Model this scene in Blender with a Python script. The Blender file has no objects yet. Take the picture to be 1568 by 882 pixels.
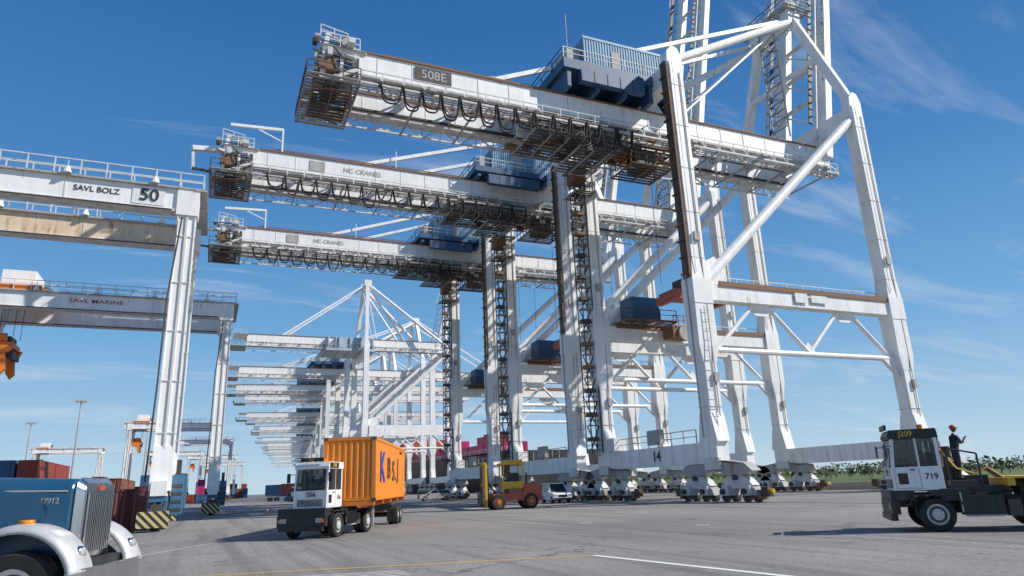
import bpy, math, random
from mathutils import Vector, Matrix
random.seed(7)
S=bpy.context.scene
S.view_settings.view_transform='Standard'; S.view_settings.look='None'; S.view_settings.exposure=0
# world axes: X = across the quay (towards the water), Y = along the quay
CA,SA=0.9143,0.4051
def W(x,y,z=0.0): return Vector((CA*x+SA*y,-SA*x+CA*y,z))   # survey coords (right, ahead of viewpoint) -> quay axes
def HEAD(hx,hy):
    v=W(hx,hy); return math.atan2(v.y,v.x)
# ------------------------------------------------ materials
M={}
def nt(name):
    m=bpy.data.materials.new(name); m.use_nodes=True; t=m.node_tree
    b=t.nodes['Principled BSDF']; M[name]=m; return m,t,b
def paint(name,col,rough=.55,dirt=.35,rust=.0,metal=0.0,scale=.6,dcol=(.16,.14,.12),bump=.05):
    m,t,b=nt(name); N=t.nodes; L=t.links
    tc=N.new('ShaderNodeTexCoord'); mp=N.new('ShaderNodeMapping'); mp.inputs['Scale'].default_value=(scale*2.2,scale*2.2,scale*.35)
    L.new(tc.outputs['Object'],mp.inputs[0])
    n=N.new('ShaderNodeTexNoise'); n.inputs['Scale'].default_value=1.0; n.inputs['Detail'].default_value=8; n.inputs['Roughness'].default_value=.65
    L.new(mp.outputs[0],n.inputs['Vector'])
    r=N.new('ShaderNodeValToRGB'); r.color_ramp.elements[0].position=.42; r.color_ramp.elements[1].position=.8
    L.new(n.outputs[0],r.inputs[0])
    mu=N.new('ShaderNodeMath'); mu.operation='MULTIPLY'; mu.inputs[1].default_value=dirt; L.new(r.outputs[0],mu.inputs[0])
    mx=N.new('ShaderNodeMixRGB'); mx.inputs[1].default_value=(*col,1); mx.inputs[2].default_value=(*dcol,1); L.new(mu.outputs[0],mx.inputs[0])
    out=mx
    n2=N.new('ShaderNodeTexNoise'); n2.inputs['Scale'].default_value=scale*1.6; n2.inputs['Detail'].default_value=10; n2.inputs['Roughness'].default_value=.7
    mp2=N.new('ShaderNodeMapping'); mp2.inputs['Scale'].default_value=(1,1,.3); mp2.inputs['Location'].default_value=(13,5,2); L.new(tc.outputs['Object'],mp2.inputs[0]); L.new(mp2.outputs[0],n2.inputs['Vector'])
    if rust>0:
        r2=N.new('ShaderNodeValToRGB'); r2.color_ramp.elements[0].position=.66-rust*.28; r2.color_ramp.elements[1].position=.74-rust*.2
        L.new(n2.outputs[0],r2.inputs[0])
        mx2=N.new('ShaderNodeMixRGB'); mx2.inputs[2].default_value=(.26,.115,.045,1); L.new(mx.outputs[0],mx2.inputs[1]); L.new(r2.outputs[0],mx2.inputs[0]); out=mx2
    L.new(out.outputs[0],b.inputs['Base Color'])
    b.inputs['Roughness'].default_value=rough; b.inputs['Metallic'].default_value=metal
    bp=N.new('ShaderNodeBump'); bp.inputs['Strength'].default_value=bump*4; bp.inputs['Distance'].default_value=.02; L.new(n2.outputs[0],bp.inputs['Height']); L.new(bp.outputs[0],b.inputs['Normal'])
    return m
def contmat(name,col):
    m=paint(name,col,.5,.3,.22,scale=.8); t=m.node_tree; N=t.nodes; L=t.links; b=N['Principled BSDF']
    tc=N.new('ShaderNodeTexCoord'); sp=N.new('ShaderNodeSeparateXYZ'); L.new(tc.outputs['Object'],sp.inputs[0])
    ad=N.new('ShaderNodeMath'); L.new(sp.outputs[0],ad.inputs[0]); L.new(sp.outputs[1],ad.inputs[1])
    m1=N.new('ShaderNodeMath'); m1.operation='MULTIPLY'; m1.inputs[1].default_value=22; L.new(ad.outputs[0],m1.inputs[0])
    m2=N.new('ShaderNodeMath'); m2.operation='SINE'; L.new(m1.outputs[0],m2.inputs[0])
    bp=N.new('ShaderNodeBump'); bp.inputs['Strength'].default_value=1; bp.inputs['Distance'].default_value=.04; L.new(m2.outputs[0],bp.inputs['Height'])
    L.new(bp.outputs[0],b.inputs['Normal']); return m
paint('white',(.90,.89,.86),.5,.30,.10)
paint('white2',(.72,.71,.68),.6,.55,.28)
paint('truckwhite',(.84,.84,.82),.35,.24,.0,scale=1.5)
paint('grey',(.44,.43,.41),.65,.5,.32)
paint('dark',(.06,.056,.052),.6,.5,.25,dcol=(.14,.11,.08))
paint('rust',(.25,.13,.065),.8,.6,.4)
paint('blue',(.025,.10,.20),.5,.4,.1)
paint('bluegrey',(.20,.38,.52),.5,.35,.12)
paint('greyhouse',(.42,.50,.55),.5,.3,.1)
paint('rubber',(.018,.018,.018),.8,.35,0,scale=3,dcol=(.09,.08,.07))
paint('yellow',(.72,.42,.02),.5,.35,.15)
paint('red',(.46,.08,.035),.5,.4,.2)
paint('orange',(.78,.20,.02),.45,.3,.1)
paint('girdrust',(.80,.66,.48),.6,.65,.42,dcol=(.48,.25,.09),scale=.9)
paint('black',(.015,.015,.016),.45,.5,0,scale=2,dcol=(.07,.065,.06))
paint('truckblue',(.012,.085,.17),.22,.18,0,scale=2,bump=.01)
paint('silver',(.62,.62,.61),.42,.35,0,metal=.3,scale=3,bump=.01)
paint('chrome',(.75,.75,.76),.16,.3,0,metal=1,scale=4,bump=.01)
paint('hub',(.05,.16,.28),.5,.4,.2)
paint('wheelwhite',(.6,.6,.57),.5,.6,.1,scale=3)
paint('concrete',(.33,.31,.28),.85,.6,0)
paint('skin',(.16,.085,.055),.55,.1,0); paint('navy',(.02,.025,.04),.85,.3,0); paint('redshirt',(.5,.04,.03),.8,.2,0); paint('hivis',(.7,.25,.02),.7,.3,0)
paint('hull',(.018,.018,.02),.5,.4,.1,scale=.1)
paint('logo_blue',(.02,.07,.4),.5,.1,0); paint('logo_dark',(.10,.05,.02),.5,.1,0); paint('logo_red',(.55,.12,.08),.5,.3,0); paint('ink',(.03,.03,.035),.6,.3,0); paint('faded',(.42,.41,.40),.6,.3,0)
for n,c in dict(c_orange=(.78,.23,.01),c_red=(.36,.05,.03),c_maroon=(.14,.02,.025),c_blue=(.03,.13,.28),c_brown=(.26,.09,.05),c_pink=(.62,.03,.18),c_green=(.05,.18,.1),c_grey=(.4,.42,.43),c_white=(.65,.65,.63)).items(): contmat(n,c)
m,t,b=nt('glass'); b.inputs['Base Color'].default_value=(.03,.045,.05,1); b.inputs['Roughness'].default_value=.05; b.inputs['Alpha'].default_value=.45
m,t,b=nt('darkglass'); b.inputs['Base Color'].default_value=(.02,.025,.03,1); b.inputs['Roughness'].default_value=.06
m,t,b=nt('amber'); b.inputs['Base Color'].default_value=(.8,.25,.01,1); b.inputs['Roughness'].default_value=.2
m,t,b=nt('hazard'); N=t.nodes; L=t.links
tc=N.new('ShaderNodeTexCoord'); sp=N.new('ShaderNodeSeparateXYZ'); L.new(tc.outputs['Object'],sp.inputs[0])
a1=N.new('ShaderNodeMath'); L.new(sp.outputs[0],a1.inputs[0]); L.new(sp.outputs[2],a1.inputs[1])
a2=N.new('ShaderNodeMath'); L.new(a1.outputs[0],a2.inputs[0]); L.new(sp.outputs[1],a2.inputs[1])
a3=N.new('ShaderNodeMath'); a3.operation='MULTIPLY'; a3.inputs[1].default_value=2.1; L.new(a2.outputs[0],a3.inputs[0])
a4=N.new('ShaderNodeMath'); a4.operation='FRACT'; L.new(a3.outputs[0],a4.inputs[0])
a5=N.new('ShaderNodeMath'); a5.operation='GREATER_THAN'; a5.inputs[1].default_value=.5; L.new(a4.outputs[0],a5.inputs[0])
mx=N.new('ShaderNodeMixRGB'); mx.inputs[1].default_value=(.04,.035,.03,1); mx.inputs[2].default_value=(.62,.50,.22,1); L.new(a5.outputs[0],mx.inputs[0]); L.new(mx.outputs[0],b.inputs['Base Color']); b.inputs['Roughness'].default_value=.6
# asphalt
m,t,b=nt('asphalt'); N=t.nodes; L=t.links
tc=N.new('ShaderNodeTexCoord')
def noise(sc,det=6,rough=.6,scale3=None,rot=0):
    n=N.new('ShaderNodeTexNoise'); n.inputs['Scale'].default_value=sc; n.inputs['Detail'].default_value=det; n.inputs['Roughness'].default_value=rough
    if scale3:
        mp=N.new('ShaderNodeMapping'); mp.inputs['Scale'].default_value=scale3; mp.inputs['Rotation'].default_value=(0,0,rot); L.new(tc.outputs['Object'],mp.inputs[0]); L.new(mp.outputs[0],n.inputs['Vector'])
    else: L.new(tc.outputs['Object'],n.inputs['Vector'])
    return n
def ramp(src,p0,p1,c0=(0,0,0,1),c1=(1,1,1,1)):
    r=N.new('ShaderNodeValToRGB'); r.color_ramp.elements[0].position=p0; r.color_ramp.elements[1].position=p1; r.color_ramp.elements[0].color=c0; r.color_ramp.elements[1].color=c1; L.new(src,r.inputs[0]); return r
big=noise(.06,6); base=ramp(big.outputs[0],.35,.68,(.215,.203,.188,1),(.335,.315,.29,1))
fine=noise(7,8,.85); fr=ramp(fine.outputs[0],.3,.7,(.45,.45,.45,1),(1.45,1.45,1.45,1))
mm=N.new('ShaderNodeMixRGB'); mm.blend_type='MULTIPLY'; mm.inputs[0].default_value=1; L.new(base.outputs[0],mm.inputs[1]); L.new(fr.outputs[0],mm.inputs[2])
prev=mm
for rot,thr in((-60,.48),(-95,.54),(20,.56)):
    st=noise(1,5,.6,(.9,.035,1),math.radians(rot)); sr=ramp(st.outputs[0],thr,thr+.16)
    s2=N.new('ShaderNodeMath'); s2.operation='MULTIPLY'; s2.inputs[1].default_value=.5; L.new(sr.outputs[0],s2.inputs[0])
    m3=N.new('ShaderNodeMixRGB'); m3.inputs[2].default_value=(.11,.105,.1,1); L.new(prev.outputs[0],m3.inputs[1]); L.new(s2.outputs[0],m3.inputs[0]); prev=m3
vo=N.new('ShaderNodeTexVoronoi'); vo.feature='DISTANCE_TO_EDGE'; vo.inputs['Scale'].default_value=.13
wn=noise(.9,6,.7)
sc_=N.new('ShaderNodeVectorMath'); sc_.operation='MULTIPLY_ADD'; sc_.inputs[1].default_value=(2.5,2.5,0); L.new(wn.outputs['Color'],sc_.inputs[0]); L.new(tc.outputs['Object'],sc_.inputs[2]); L.new(sc_.outputs[0],vo.inputs['Vector'])
cr=ramp(vo.outputs['Distance'],.0015,.006,(.8,.8,.8,1),(0,0,0,1))
cm=noise(.05,2); cmr=ramp(cm.outputs[0],.42,.52); cmm=N.new('ShaderNodeMath'); cmm.operation='MULTIPLY'; L.new(cr.outputs[0],cmm.inputs[0]); L.new(cmr.outputs[0],cmm.inputs[1])
m4=N.new('ShaderNodeMixRGB'); m4.inputs[2].default_value=(.05,.045,.04,1); L.new(prev.outputs[0],m4.inputs[1]); L.new(cmm.outputs[0],m4.inputs[0])
oil=noise(.33,3,.5); orr=ramp(oil.outputs[0],.62,.74); o2=N.new('ShaderNodeMath'); o2.operation='MULTIPLY'; o2.inputs[1].default_value=.5; L.new(orr.outputs[0],o2.inputs[0])
m5=N.new('ShaderNodeMixRGB'); m5.inputs[2].default_value=(.08,.075,.07,1); L.new(m4.outputs[0],m5.inputs[1]); L.new(o2.outputs[0],m5.inputs[0])
L.new(m5.outputs[0],b.inputs['Base Color']); b.inputs['Roughness'].default_value=.85
bp=N.new('ShaderNodeBump'); bp.inputs['Strength'].default_value=.6; bp.inputs['Distance'].default_value=.02; L.new(fine.outputs[0],bp.inputs['Height']); L.new(bp.outputs[0],b.inputs['Normal'])
def worn(name,col,thr):
    m,t,b=nt(name); N=t.nodes; L=t.links
    n=N.new('ShaderNodeTexNoise'); n.inputs['Scale'].default_value=3.5; n.inputs['Detail'].default_value=10; n.inputs['Roughness'].default_value=.75
    tc=N.new('ShaderNodeTexCoord'); L.new(tc.outputs['Object'],n.inputs['Vector'])
    r=N.new('ShaderNodeValToRGB'); r.color_ramp.elements[0].position=thr; r.color_ramp.elements[1].position=thr+.1; L.new(n.outputs[0],r.inputs[0])
    mx=N.new('ShaderNodeMixRGB'); mx.inputs[1].default_value=(*col,1); mx.inputs[2].default_value=(.23,.22,.2,1); L.new(r.outputs[0],mx.inputs[0]); L.new(mx.outputs[0],b.inputs['Base Color']); b.inputs['Roughness'].default_value=.8
worn('line_white',(.78,.78,.76),.58); worn('line_yellow',(.66,.38,.06),.58); worn('line_faint',(.6,.59,.56),.52)
m,t,b=nt('water'); b.inputs['Base Color'].default_value=(.05,.07,.06,1); b.inputs['Roughness'].default_value=.15
n=t.nodes.new('ShaderNodeTexNoise'); n.inputs['Scale'].default_value=900; bp=t.nodes.new('ShaderNodeBump'); bp.inputs['Strength'].default_value=.4; t.links.new(n.outputs[0],bp.inputs['Height']); t.links.new(bp.outputs[0],b.inputs['Normal'])
paint('grass',(.09,.14,.03),.9,.6,0,scale=.05,dcol=(.16,.15,.06)); paint('leaf',(.045,.085,.02),.8,.6,0,scale=.2,dcol=(.09,.12,.03)); paint('leaf2',(.09,.12,.03),.8,.6,0,scale=.2); paint('bark',(.1,.07,.05),.9,.4,0)

# ------------------------------------------------ mesh builder
class MB:
    def __init__(s): s.v=[]; s.f=[]; s.m=[]; s.names=[]
    def mi(s,n):
        if n not in s.names: s.names.append(n)
        return s.names.index(n)
    def add(s,vs,fs,m):
        o=len(s.v); s.v+= [tuple(p) for p in vs]; k=s.mi(m)
        for f in fs: s.f.append([i+o for i in f]); s.m.append(k)
    BF=[(0,3,2,1),(4,5,6,7),(0,1,5,4),(1,2,6,5),(2,3,7,6),(3,0,4,7)]
    def box(s,x0,x1,y0,y1,z0,z1,m):
        e=random.random()*.003
        x0-=e;x1+=e;y0-=e;y1+=e;z0-=e;z1+=e
        s.add([(x0,y0,z0),(x1,y0,z0),(x1,y1,z0),(x0,y1,z0),(x0,y0,z1),(x1,y0,z1),(x1,y1,z1),(x0,y1,z1)],s.BF,m)
    def taper(s,c0,s0,c1,s1,m):
        vs=[]
        for c,d in((c0,s0),(c1,s1)):
            for a,b_ in((-1,-1),(1,-1),(1,1),(-1,1)): vs.append((c[0]+a*d[0]/2,c[1]+b_*d[1]/2,c[2]))
        s.add(vs,s.BF,m)
    def beam(s,p,q,w,h,m):
        p=Vector(p);q=Vector(q);d=(q-p).normalized(); up=Vector((0,0,1)) if abs(d.z)<.98 else Vector((0,1,0))
        a=d.cross(up).normalized(); b=a.cross(d); e=random.random()*.004; w+=e;h+=e
        vs=[]
        for c in(p,q):
            for i,j in((-1,-1),(1,-1),(1,1),(-1,1)): vs.append(c+a*(i*w/2)+b*(j*h/2))
        s.add(vs,s.BF,m)
    def tube(s,p,q,r,m,n=8,r2=None,cap=True):
        p=Vector(p);q=Vector(q);d=(q-p).normalized(); up=Vector((0,0,1)) if abs(d.z)<.9 else Vector((1,0,0))
        a=d.cross(up).normalized(); b=a.cross(d); r2=r if r2 is None else r2; vs=[];fs=[]
        for c,rr in((p,r),(q,r2)):
            for i in range(n):
                t=2*math.pi*i/n; vs.append(c+a*(math.cos(t)*rr)+b*(math.sin(t)*rr))
        for i in range(n): j=(i+1)%n; fs.append((i,j,n+j,n+i))
        if cap: fs.append(tuple(range(n))[::-1]); fs.append(tuple(range(n,2*n)))
        s.add(vs,fs,m)
    def path(s,pts,r,m,n=5):
        for a,b in zip(pts,pts[1:]): s.tube(a,b,r,m,n,cap=False)
    def prism(s,poly,y0,y1,m,axis='y'):
        n=len(poly)
        f=(lambda a,b,c:(a,c,b)) if axis=='y' else ((lambda a,b,c:(c,a,b)) if axis=='x' else (lambda a,b,c:(a,b,c)))
        vs=[f(a,b,y0) for a,b in poly]+[f(a,b,y1) for a,b in poly]
        fs=[tuple(range(n)),tuple(range(n,2*n))[::-1]]+[(i,n+i,n+(i+1)%n,(i+1)%n) for i in range(n)]
        s.add(vs,fs,m)
    def rail(s,p,q,m,h=1.1,step=2.0,r=.035):
        p=Vector(p);q=Vector(q);L=(q-p).length;n=max(1,int(L/step)); z=Vector((0,0,1))
        s.beam(p+z*h,q+z*h,r*2,r*2,m); s.beam(p+z*h*.5,q+z*h*.5,r*1.6,r*1.6,m)
        for i in range(n+1):
            c=p.lerp(q,i/n); s.beam(c,c+z*h,r*2,r*2,m)
    def grate(s,x0,x1,y0,y1,z,m,fm='grey',step=.42):   # open walkway deck: frame, joists and bars
        s.beam((x0,y0,z),(x1,y0,z),.12,.16,fm); s.beam((x0,y1,z),(x1,y1,z),.12,.16,fm)
        n=max(2,int((x1-x0)/1.6))
        for i in range(n+1): x=x0+(x1-x0)*i/n; s.beam((x,y0,z-.08),(x,y1,z-.08),.12,.16,fm)
        n=max(2,int((y1-y0)/step))
        for i in range(n+1): y=y0+(y1-y0)*i/n; s.box(x0,x1,y-step*.3,y+step*.3,z-.02,z+.02,m)
    def wheel(s,c,r,w,axis='y',tyre='rubber',hub='wheelwhite'):
        c=Vector(c); a=Vector((0,1,0)) if axis=='y' else Vector((1,0,0))
        prof=[(-.5,.62),(-.5,.93),(-.36,1.0),(.36,1.0),(.5,.93),(.5,.62)]
        n=24; vs=[];fs=[]
        u=Vector((0,0,1)); v=a.cross(u)
        for i in range(n):
            t=2*math.pi*i/n; d=u*math.cos(t)+v*math.sin(t)
            for (o,rr) in prof: vs.append(c+a*(o*w)+d*(rr*r))
        k=len(prof)
        for i in range(n):
            for j in range(k-1): fs.append((i*k+j,i*k+j+1,((i+1)%n)*k+j+1,((i+1)%n)*k+j))
        s.add(vs,fs,tyre)
        s.tube(c-a*(w*.38),c+a*(w*.38),r*.63,hub,20)
        for sg in(-1,1):
            s.tube(c+a*(sg*w*.38),c+a*(sg*w*.43),r*.50,'dark',16); s.tube(c+a*(sg*w*.38),c+a*(sg*w*.52),r*.34,hub,12); s.tube(c+a*(sg*w*.5),c+a*(sg*w*.58),r*.14,hub,8)
            for i in range(8):
                t=i*math.pi/4; d=u*math.cos(t)+v*math.sin(t); s.tube(c+a*(sg*w*.5)+d*r*.24,c+a*(sg*w*.56)+d*r*.24,r*.03,'dark',5)
    def mesh(s,name):
        me=bpy.data.meshes.new(name); me.from_pydata(s.v,[],s.f); me.polygons.foreach_set('material_index',s.m)
        for n in s.names: me.materials.append(M[n])
        me.update(); return me
    def obj(s,name,loc=(0,0,0),rot=0,bevel=0,parent=None,sc=1):
        o=bpy.data.objects.new(name,s.mesh(name)); S.collection.objects.link(o); o.location=loc; o.rotation_euler=(0,0,rot); o.scale=(sc,)*3
        if bevel:
            mo=o.modifiers.new('b','BEVEL'); mo.width=bevel; mo.segments=2; mo.limit_method='ANGLE'; mo.angle_limit=math.radians(40)
        if parent: o.parent=parent
        return o
def text(body,size,loc,rot,mat,parent,name='lettering',sx=1,ext=.004):
    c=bpy.data.curves.new(name,'FONT'); c.body=body; c.size=size; c.extrude=ext; c.align_x='CENTER'; c.align_y='CENTER'; c.offset=size*.012
    o=bpy.data.objects.new(name,c); S.collection.objects.link(o); c.materials.append(M[mat]); o.location=loc; o.rotation_euler=rot; o.scale=(sx,1,1); o.parent=parent; return o
R90=math.radians(90)
FA=(R90,0,0); FP=(R90,0,-R90)

# ------------------------------------------------ ship-to-shore crane
def sts(back=-29,zg=36.0,detail=True,mast='water',house='bluegrey',boom='up',hblue='blue'):
    b=MB(); G=24.0; D=17.0; ZT=41.0
    for x in(0,G):
        b.box(x-.6,x+.6,-.9,D+.9,3.0,4.7,'white')
        if detail:
            for yy in [i*1.7 for i in range(11)]: b.box(x-.62,x+.62,yy-.03,yy+.03,3.05,4.65,'white2')
        for y in(0,D):
            b.prism([(y-4.4,2.3),(y-3.6,2.9),(y-1.1,3.2),(y+1.1,3.2),(y+3.6,2.9),(y+4.4,2.3),(y+2.8,1.9),(y,2.4),(y-2.8,1.9)],x-.45,x+.45,'grey','x')
            for s in(-2.45,2.45):
                b.prism([(y+s-1.7,1.25),(y+s-1.2,1.7),(y+s-.3,2.1),(y+s+.3,2.1),(y+s+1.2,1.7),(y+s+1.7,1.25),(y+s+1.0,1.0),(y+s-1.0,1.0)],x-.35,x+.35,'white2','x')
                b.tube((x-.6,y+s,1.85),(x+.6,y+s,1.85),.22,'dark',10)
                for s2 in(-1.2,1.2):
                    c=y+s+s2; b.prism([(c-.95,.5),(c-.75,1.0),(c-.25,1.2),(c+.25,1.2),(c+.75,1.0),(c+.95,.5)],x-.42,x+.42,'grey','x'); b.box(x-.62,x-.4,c-.4,c+.3,.5,1.25,'white2'); b.tube((x-.9,c+.1,.8),(x-.6,c+.1,.8),.2,'dark',8)
                    for s3 in(-.55,.55): b.tube((x-.2,c+s3,.36),(x+.2,c+s3,.36),.35,'dark',16)
            for s in(-5.2,5.2):
                b.box(x-.25,x+.25,y+s-.35,y+s+.35,.4,1.1,'dark'); b.tube((x,y+s,.8),(x,y+s*1.13,.8),.16,'yellow',8); b.box(x-.35,x+.35,y+s*.9-.2,y+s*.9+.2,.2,.9,'rust')
            b.box(x-.8,x-.55,y-1.2,y+.6,2.5,3.4,'white2'); b.beam((x-.7,y-3.2,2.9),(x-.7,y-1.2,3.1),.1,.1,'dark')
            # legs
            b.taper((x,y,4.7),(1.3,2.3),(x,y,7.0),(1.35,1.4),'white')
            b.beam((x,y,6.9),(x,y,16.0),1.3,1.25,'white')
            b.taper((x,y,11.2),(1.4,1.3),(x,y,12.6),(2.0,1.45),'white'); b.taper((x,y,12.58),(2.0,1.46),(x,y,16.4),(1.9,1.46),'white')
            b.box(x-1.0,x+1.0,y-.78,y+.78,16.3,18.5,'white')
            b.taper((x,y,18.5),(1.95,1.5),(x,y,20.5),(1.45,1.3),'white')
            b.beam((x,y,20.4),(x,y,ZT-.8),1.45,1.3,'white')
            b.prism([(x-.9,ZT-1.2),(x-.75,ZT+.3),(x-.1,ZT+1.0),(x+.5,ZT+.8),(x+.9,ZT-.2),(x+.85,ZT-1.2)],y-.55,y+.55,'white')
            if detail:
                for k in range(8):
                    z=7.5+k*4.3
                    if z<39: b.box(x-.75,x+.75,y-.68,y+.68,z,z+.06,'white2')
                # conduits and junction boxes
                b.tube((x+.3,y-.72,5),(x+.3,y-.72,ZT-2),.05,'grey',5)
                b.box(x+.1,x+.55,y-.9,y-.66,9.5,10.3,'grey'); b.box(x-.3,x+.3,y-.9,y-.66,22,22.8,'grey')
                b.beam((x-.5,y-.8,19),(x-.5,y-.8,ZT-1),.05,.05,'white2')
        b.box(x-.75,x+.75,-.3,D+.3,38.2,40.2,'white')
    for y in(0,D):
        b.box(.9,G-.9,y-.55,y+.55,16.7,18.1,'white')
        if detail: b.box(2.0,G-1.0,y-.66,y-.5,18.0,18.45,'rust'); b.rail((1,y+.5,18.1),(G-1,y+.5,18.1),'white2')
        b.tube((1.0,y,12.4),(G-1.0,y,12.4),.25,'white',10)
        for p,q in(((1.5,12.5),(6.3,16.9)),((7.4,16.9),(12,12.5)),((12,12.5),(16.6,16.9)),((17.7,16.9),(22.5,12.5))):
            b.tube((p[0],y,p[1]),(q[0],y,q[1]),.2,'white',8)
        for xx in(6.8,17.2): b.prism([(xx-1.6,16.75),(xx+1.6,16.75),(xx+.6,15.7),(xx-.6,15.7)],y-.06,y+.06,'white')
        b.prism([(11,12.4),(13,12.4),(12,13.6)],y-.05,y+.05,'white'); b.prism([(G-2.6,12.3),(G-.8,12.3),(G-.8,10.6)],y-.2,y+.2,'white')
        b.tube((.6,y,18.2),(G-.3,y,39.0),.5,'white',12)
        b.prism([(.5,18.3),(2.9,18.3),(3.4,19.9),(2.2,20.9),(.5,20.0)],y-.12,y+.12,'white')
    # girders
    gy=(4.2,10.4)
    GE=G-.2 if boom!='down' else G+36
    for i,y in enumerate(gy):
        b.box(back,GE,y-.45,y+.45,zg-1.0,zg+1.0,'white')
        b.box(back,GE,y-.6,y+.6,zg+1.0,zg+1.12,'rust')
        b.box(back,GE,y-.58,y+.58,zg-1.12,zg-1.0,'white2')
        for x in(0,G-1.2):
            b.prism([(x-1.6,zg+1.1),(x+1.6,zg+1.1),(x+.8,38.3),(x-.8,38.3)],y-.4,y+.4,'white')
        so=-1 if i==0 else 1
        yw=y+so*1.15
        zl=zg-2.2
        b.beam((back,y,zl),(G,y,zl),.14,.14,'white2')
        n=int((G-back)/1.8)
        if i==0:
            b.beam((back,yw,zl),(G,yw,zl),.18,.18,'white2')
            if detail: b.grate(back,G,yw,y,zl-.04,'grey','white2',.3)
            else: b.box(back,G,min(y,yw),max(y,yw),zl-.08,zl-.02,'grey')
            b.beam((back,yw,zl+1.15),(G,yw,zl+1.15),.07,.07,'white2'); b.beam((back,yw,zl+.6),(G,yw,zl+.6),.05,.05,'white2')
        for k in range(n+1):
            x=back+k*(G-back)/n
            b.beam((x,y+so*.2,zl),(x,y+so*.2,zg-1),.1,.1,'white2')
            if i==0:
                b.beam((x,yw,zl),(x,y+so*.4,zg-.9),.1,.1,'white2')
                if detail or k%2==0: b.beam((x,yw,zl),(x,yw,zl+1.15),.06,.06,'white2')
            if k<n and k%2==0: b.beam((x,y,zl),(x+(G-back)/n,y,zg-1.0),.12,.12,'white2')
            elif k<n: b.beam((x,y,zg-1),(x+(G-back)/n,y,zl),.12,.12,'white2')
        if detail:
            for k in range(int((G-back)/3)): x=back+1.5+k*3; b.box(x-.03,x+.03,y-.48,y+.48,zg-.98,zg+.98,'white2')
            b.box(back,G,y-so*.55-.15,y-so*.55+.15,zg-.75,zg-.55,'dark')
            b.rail((back+2,y,zg+1.1),(-10,y,zg+1.1),'rust',h=.45,step=3,r=.05)
    n=int((G-back)/5)
    for k in range(n+1):
        x=back+k*(G-back-1)/n; b.beam((x,gy[0],zg+.5),(x,gy[1],zg+.5),.4,.5,'white2')
        if detail:
            b.beam((x,gy[0]-1.1,zg-2.2),(x,gy[1]+.2,zg-2.2),.14,.16,'grey')
            if k<n: b.beam((x,gy[0],zg+.6),(x+(G-back-1)/n,gy[1],zg+.6),.15,.15,'grey')
    # tip machinery
    X=back
    if detail: b.grate(X-4.2,X,gy[0]-1.3,gy[1]+.6,zg-2.28,'grey','grey',.5)
    else: b.box(X-4.2,X,gy[0]-1.3,gy[1]+.6,zg-2.35,zg-2.2,'grey')
    b.grate(X-3.2,X+.5,gy[0]-.6,gy[1]+.6,zg+.95,'grey','white2',.6)
    b.rail((X-4.2,gy[0]-1.3,zg-2.2),(X,gy[0]-1.3,zg-2.2),'dark',step=1.2); b.rail((X-4.2,gy[1]+.6,zg-2.2),(X-4.2,gy[0]-1.3,zg-2.2),'dark',step=1.2)
    b.rail((X-3.2,gy[0]-.6,zg+1.05),(X,gy[0]-.6,zg+1.05),'white2',step=1.2)
    if detail:
        rr=random.Random(3)
        for y in(gy[0]-.3,gy[1]+.3):
            b.beam((X,y,zg+.6),(X-3.0,y,zg+.9),.45,.45,'white'); b.beam((X-3.0,y,zg-2.2),(X-2.6,y,zg+2.3),.35,.35,'white'); b.beam((X+.4,y,zg+.9),(X-2.6,y,zg+2.3),.28,.28,'white'); b.beam((X-2.9,y,zg-2.2),(X,y,zg-.6),.3,.3,'white2')
            b.beam((X-1.4,y,zg-2.2),(X-1.4,y,zg+1.6),.25,.25,'white')
            b.tube((X-2.4,y-.5,zg-.8),(X-2.4,y+.5,zg-.8),.6,'rust',16); b.tube((X-1.0,y-.4,zg+1.5),(X-1.0,y+.4,zg+1.5),.5,'grey',16)
        for k in range(50):
            x=X-rr.uniform(.2,4.2); y=rr.uniform(gy[0]-1.1,gy[1]); z=zg+rr.choice([-2.1,-2.1,-1.2,-.2,1.0]); s1=rr.uniform(.15,.55)
            b.box(x-s1/2,x+s1/2,y-s1,y+s1,z,z+rr.uniform(.2,.8),rr.choice(['dark','rust','grey','white2','white','white2']))
        for k in range(26):
            y=rr.uniform(gy[0]-1.3,gy[1]); z=zg+rr.uniform(-2.2,1.0); b.tube((X-4+rr.random()*2,y,z),(X-rr.random()*1.5,y+rr.uniform(-1,1),z+rr.uniform(-1,.6)),.06,'dark',5)
        b.grate(X-3.6,X-.6,gy[0]-.5,gy[1]-2,zg-3.0,'dark','rust',.5); b.rail((X-3.6,gy[0]-.5,zg-2.95),(X-.6,gy[0]-.5,zg-2.95),'dark',h=.7,step=.8); b.box(X-2.8,X-1.6,gy[0]+.2,gy[0]+1.8,zg-2.95,zg-2.3,'dark')
        b.tube((X-2.6,gy[0]-.3,zg+2.3),(X-2.6,gy[1]+.3,zg+2.3),.12,'white',6)
        b.rail((X-3.2,gy[0]-.5,zg+2.0),(X-1,gy[0]-.5,zg+1.6),'white2',h=.9,step=1)
        # festoon
        b.beam((X+1,gy[0]-1.7,zg-2.25),(-4,gy[0]-1.7,zg-2.25),.12,.16,'dark')
        x=X+1.5
        while x<-4:
            w=rr.uniform(1.3,1.9); dp=rr.uniform(1.6,2.5)
            for off in(0,.22):
                pts=[]
                for i in range(11):
                    t=i/10; pts.append((x+w*t,gy[0]-1.7-off,zg-2.35-(dp-off)*(1-(2*t-1)**4)**.8 if 0<i<10 else zg-2.35))
                b.path(pts,.075,'rubber')
            b.box(x-.12,x+.12,gy[0]-1.95,gy[0]-1.55,zg-2.65,zg-2.3,'dark'); x+=w+.05
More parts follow.
